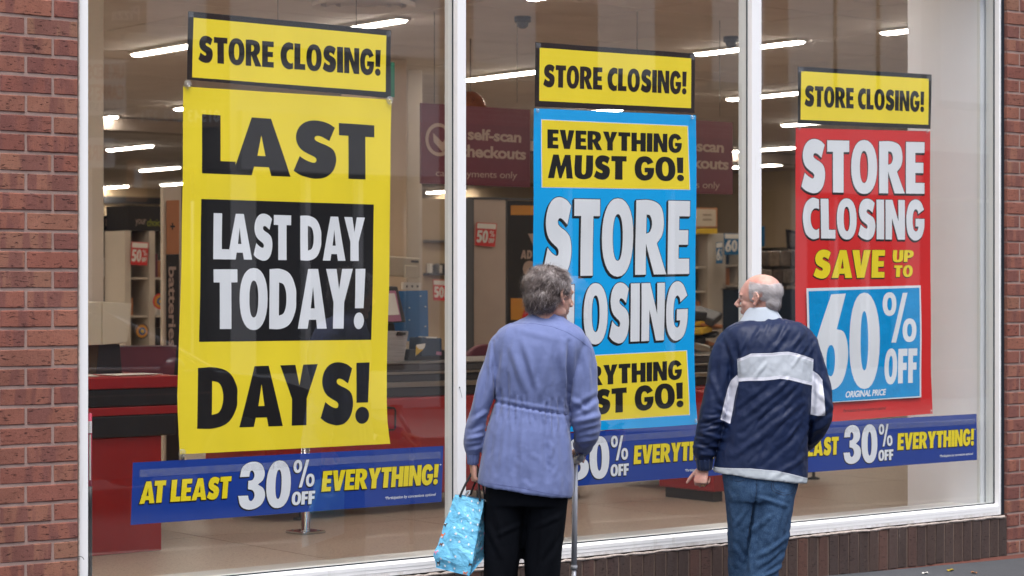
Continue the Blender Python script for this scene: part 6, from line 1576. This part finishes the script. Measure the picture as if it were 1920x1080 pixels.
def building(label, x0, x1, h, wall, front, seed):
    t = empty('shop_building', ((x0+x1)/2, YO, 0), label, 'building', 'shop buildings across the street'); g0 = ground_z((x0+x1)/2)
    MB().box(x0, x1, YO-9, YO, 3.0, h).build('wall', M[wall], t)
    MB().box(x0, x0+.35, YO-.3, YO+.02, g0, 3.0).box(x1-.35, x1, YO-.3, YO+.02, g0, 3.0).box(x0+.35, x1-.35, YO-.3, YO, g0, g0+.5).build('pilaster', M[front], t)
    n = 3
    for k in range(n):
        a = x0+.4+(x1-x0-.8)*k/n; b_ = x0+.4+(x1-x0-.8)*(k+1)/n
        w = MB().box(a+.05, b_-.05, YO-.25, YO-.2, g0+.5, 2.95).build('shop_pane', M['winglass'], t); MB().box(a-.03, a+.05, YO-.26, YO-.1, g0+.5, 2.95).build('pane_frame', M['frame'], t)
    MB().box(x0+.1, x1-.1, YO, YO+.12, 3.0, 3.75).build('fascia', M[front], t)
    for k in range(3):
        cx = x0+(x1-x0)*(k+.5)/3
        w = MB().box(cx-.55, cx+.55, YO-.12, YO+.012, 4.6, 6.3).build('window', M['frame'], t); MB().box(cx-.48, cx-.03, YO+.0122, YO+.016, 4.68, 6.22).box(cx+.03, cx+.48, YO+.0122, YO+.016, 4.68, 6.22).build('pane', M['winglass'], w)
        MB().box(cx-.65, cx+.65, YO, YO+.1, 4.48, 4.6).build('sill', M['concrete'], t)
    MB().add([(x0-.1, YO+.3, h), (x1+.1, YO+.3, h), (x1+.1, YO-4.5, h+2.6), (x0-.1, YO-4.5, h+2.6), (x1+.1, YO-9.3, h), (x0-.1, YO-9.3, h)], [(0, 1, 2, 3), (3, 2, 4, 5), (0, 3, 5), (1, 4, 2)]).build('roof', M['slate'], t)
    return t
bl = []
specs = [(-12, -5, 7.8, 'render_w', 'dkfront'), (-5, 2, 7.4, 'brick_flat', 'frame_in'), (2, 9, 8.0, 'brick_flat', 'dkfront'), (9, 14.4, 7.6, 'brick_flat', 'dkfront'), (14.4, 17.7, 7.9, 'white_wall', 'signwhite'), (17.7, 24.5, 7.5, 'brick_flat', 'dkfront'), (24.5, 27.5, 7.8, 'render_w', 'frame_in'), (27.5, 34, 8, 'render_w', 'maroon'), (34, 42, 7.7, 'brick_flat', 'dkfront')]
words = ['rendered shop with a dark front', 'brick shop with a grey fascia', 'brick shop with a dark front', 'brick takeaway with dark fascia', 'white rendered shop with a white fascia', 'long brick shop with a dark fascia', 'narrow pale shop with a grey fascia', 'pale shop with a maroon fascia', 'last brick shop with a dark front']
for i, (a, b_, h, w, f) in enumerate(specs): bl.append(building(words[i]+', across the street and seen only as a reflection', a, b_, h, w, f, i))
s1 = empty('shop_sign', RP(200, 165), 'white uk beds carpets board, mirrored in the glass beside the left frame', 'sign')
def rboard(name, q, y, m, parent):
    pts = [RP(*c, y) for c in q]; mb = MB(); vs = [tuple(p) for p in pts]+[(p.x, p.y-.05, p.z) for p in pts]; mb.add(vs, [(0,1,2,3),(7,6,5,4),(0,4,5,1),(1,5,6,2),(2,6,7,3),(3,7,4,0)]); return mb.build(name, m, parent)
M['signred'] = simple('sign_red', (.45, .06, .03), .5, 0)
rboard('board', [(236,113),(160,112),(160,216),(236,216)], YO+.2, M['signwhite'], s1)
rtext('UK BEDS', [(232,120),(164,120),(164,148),(232,148)], s1, M['signred'], YO+.21); rtext('CARPETS', [(232,158),(164,158),(164,188),(232,188)], s1, M['signred'], YO+.21); rtext('T: 01543 579', [(230,193),(168,193),(168,208),(230,208)], s1, M['dark'], YO+.21, 0)
s2 = empty('shop_sign', RP(235, 25), 'pizza shop lettering mirrored in the glass at the upper left', 'sign')
rboard('board', [(275,2),(190,2),(190,60),(275,60)], YO+.2, M['dkfront'], s2); rtext('Pizza', [(262,10),(208,14),(208,38),(262,38)], s2, M['signwhite'], YO+.21, .01)
s3 = empty('shop_sign', RP(340, 216), 'pale phone number 01543 279 371 mirrored in the glass over the yellow poster', 'sign')
rboard('board', [(420,196),(258,196),(258,238),(420,238)], YO+.2, M['tan'], s3); rtext('01543 279 371', [(412,206),(265,206),(265,229),(412,229)], s3, M['signwhite'], YO+.21, .02)
s4 = empty('shop_sign', RP(260, 330), 'orange board mirrored in the glass above the your choice cabinet', 'sign'); rboard('board', [(276,300),(240,300),(240,378),(276,378)], YO+.25, M['orangeb'], s4); rboard('print', [(266,316),(252,316),(252,352),(266,352)], YO+.258, M['signwhite'], s4)
s5 = empty('shop_sign', RP(185, 290), 'white board with red letters mirrored beside the left frame', 'sign'); rboard('board', [(215,258),(150,258),(150,314),(215,314)], YO+.2, M['signwhite'], s5); rtext('FIRE', [(200,272),(160,272),(160,300),(200,300)], s5, M['signred'], YO+.21, .02)
for k, (px, w) in enumerate(((272, 22), (600, 16), (420, 6))):   # pale door and downpipes across the street
    pass
M['silver'] = simple('silver_highlight_trim', (.85, .85, .86), .25, 0, metal=.6)  # pale metal for the strips that imitate sky highlights on the car
# parked car
def car(label, x0, y0, L=4.3, paint=(.02, .022, .03)):
    g = ground_z(x0+L/2)-.11; t = empty('parked_car', (x0+L/2, y0, g), label, 'car')
    pm = simple('car_paint', paint, .18, .03, 3, coat=1.0)
    low = [(0, .35), (.02, .62), (.10, .80), (.5, .90), (.9, .95), (3.2, .97), (3.75, .90), (4.15, .78), (4.28, .60), (4.3, .35), (4.1, .22), (.2, .22)]
    top = [(.35, .93), (.62, 1.20), (1.05, 1.38), (1.7, 1.45), (2.2, 1.43), (2.6, 1.33), (3.25, .96)]
    def side(prof, w0, wt, z0, z1):
        return [[(x0+a, y0+s*(w0+(wt-w0)*max(0, min(1, (z-z0)/(z1-z0)))), g+z) for a, z in prof] for s in (-1, -.75, -.3, .3, .75, 1)]
    def skin(rows, name, m, bulge=0):
        mb = MB(); n = len(rows[0]); vs = []
        for j, r_ in enumerate(rows):
            for (x, y, z) in r_: vs.append((x, y, z+bulge*(1-abs((j-2.5)/2.5)**2)))
        fs = [(j*n+i, j*n+(i+1) % n, (j+1)*n+(i+1) % n, (j+1)*n+i) for j in range(len(rows)-1) for i in range(n)]+[tuple(range(n)), tuple(reversed(range((len(rows)-1)*n, len(rows)*n)))]
        mb.add(vs, fs); return mb.build(name, m, t, smooth=False, bevel=.02)
    skin(side(low, .86, .82, .3, 1.0), 'body', pm, .015); skin(side(top+[(3.25, .90), (.35, .88)], .78, .56, .95, 1.45), 'cabin', M['winglass'], .01)
    roof = [(.98, 1.375), (1.7, 1.462), (2.25, 1.442), (2.30, 1.42), (1.7, 1.43), (1.0, 1.35)]; skin(side(roof, .585, .575, 1.35, 1.46), 'roof', pm, .012)
    for s in (-1, 1):
        for (a, za, b_, zb_) in ((.40, .93, .98, 1.37), (2.28, 1.44, 3.28, .95), (1.75, .95, 1.75, 1.44)):
            MB().tube([(x0+a, y0+s*.79, g+za), (x0+b_, y0+s*.585, g+zb_)], .022, 8).build('pillar', pm, t)
        for wx in (.82, 3.45):
            w = MB().lathe((x0+wx, y0+s*.80, g+.31), [(0, -.09), (.30, -.09), (.315, -.05), (.315, .05), (.30, .09), (0, .09)], 28, 'Y').build('wheel', M['dark'], t, smooth=True); 
            MB().lathe((x0+wx, y0+s*.895, g+.31), [(0, .0), (.20, .0), (.21, .004), (.0, .006)], 24, 'Y').build('rim', M['steel'], w)
        MB().box(x0+4.12, x0+4.27, y0+s*.62-.14, y0+s*.62+.14, g+.62, g+.76).build('headlight', M['clear'], t, bevel=.03); MB().box(x0+.01, x0+.1, y0+s*.66-.1, y0+s*.66+.1, g+.66, g+.84).build('tail_light', M['tagred'], t, bevel=.02)
        MB().ell((x0+2.85, y0+s*.93, g+1.0), (.09, .10, .07), 12, 8).build('wing_mirror', pm, t, smooth=True)
    MB().box(x0+.5, x0+3.3, y0+.852, y0+.862, g+.80, g+.812).build('trim_line', M['chrome'], t)
    for s in (-1, 1):  # added bright strips in place of sky highlights along sill and roofline
        MB().tube([(x0+.45, y0+s*.80, g+.985), (x0+1.6, y0+s*.81, g+1.0), (x0+2.9, y0+s*.80, g+.985)], .014, 8).build('sill_highlight_trim', M['silver'], t)
        MB().tube([(x0+a, y0+s*w, g+z) for a, z, w in ((.9, 1.36, .60), (1.3, 1.44, .598), (1.8, 1.465, .596), (2.28, 1.44, .60), (2.6, 1.33, .65), (2.95, 1.15, .725), (3.28, .965, .80))], .017, 8).build('roof_highlight_trim', M['silver'], t, smooth=True)
    return t
car('dark parked hatchback across the road, seen as a faint reflection low in the left pane', 4.9, -6.7)
t = empty('loose_wire', P(148, 1046, 0), 'short loose wire curling out beside the foot of the left window frame', 'wire'); MB().tube([P(146, 1043.5, -.001), P(150, 1043, -.008), P(155, 1045, -.012), P(157.5, 1049, -.010)], .0012, 6).build('wire', M['gasket'], t)
t = empty('loose_wire', P(862, 727, .02), 'tiny black wire stub on the white face of the first mullion', 'wire'); MB().tube([P(861.5, 725.5, .019), P(862.5, 729, .017), P(866.5, 746, .019)], .0006, 6).ell(P(861.8, 726.5, .018), (.0025, .0025, .004), 8, 6).build('wire', M['gasket'], t)
# litter and fallen leaves at the foot of the wall
M['leafy'] = simple('yellow_leaf', (.35, .25, .02), .6, .3, 80); M['leafb'] = simple('brown_leaf', (.30, .13, .05), .7, .3, 80)
for (px, py, m, s, rz, lab) in ((1782, 1072, 'leafy', .024, .4, 'small yellow fallen leaf on the pavement at lower right'), (1827, 1076.5, 'leafb', .018, 1.2, 'small brown fallen leaf on the pavement nearest the right corner'), (1735, 1079, 'paperw', .018, .2, 'white scrap of litter on the pavement at the bottom edge')):
    q = PZ(px, py, .01); q.z = ground_z(q.x); mb = MB(); nn = 12
    vs = [(0, 0, .006)]+[(s*1.3*cos(a)*(1+.2*sin(3*a)), s*.7*sin(a), .003+.006*abs(cos(a*1.5))) for a in [2*pi*k/nn for k in range(nn)]]; mb.add(vs, [(0, 1+k, 1+(k+1) % nn) for k in range(nn)]); mb.add([(v[0], v[1], v[2]-.002) for v in vs], [(0, 1+(k+1) % nn, 1+k) for k in range(nn)])
    o = mb.build('leaf' if 'leaf' in lab else 'litter', M[m]); o.location = (q.x, q.y, q.z+.001); o.rotation_euler = (0, 0, rz); tag(o, lab, 'leaf' if 'leaf' in lab else 'litter')
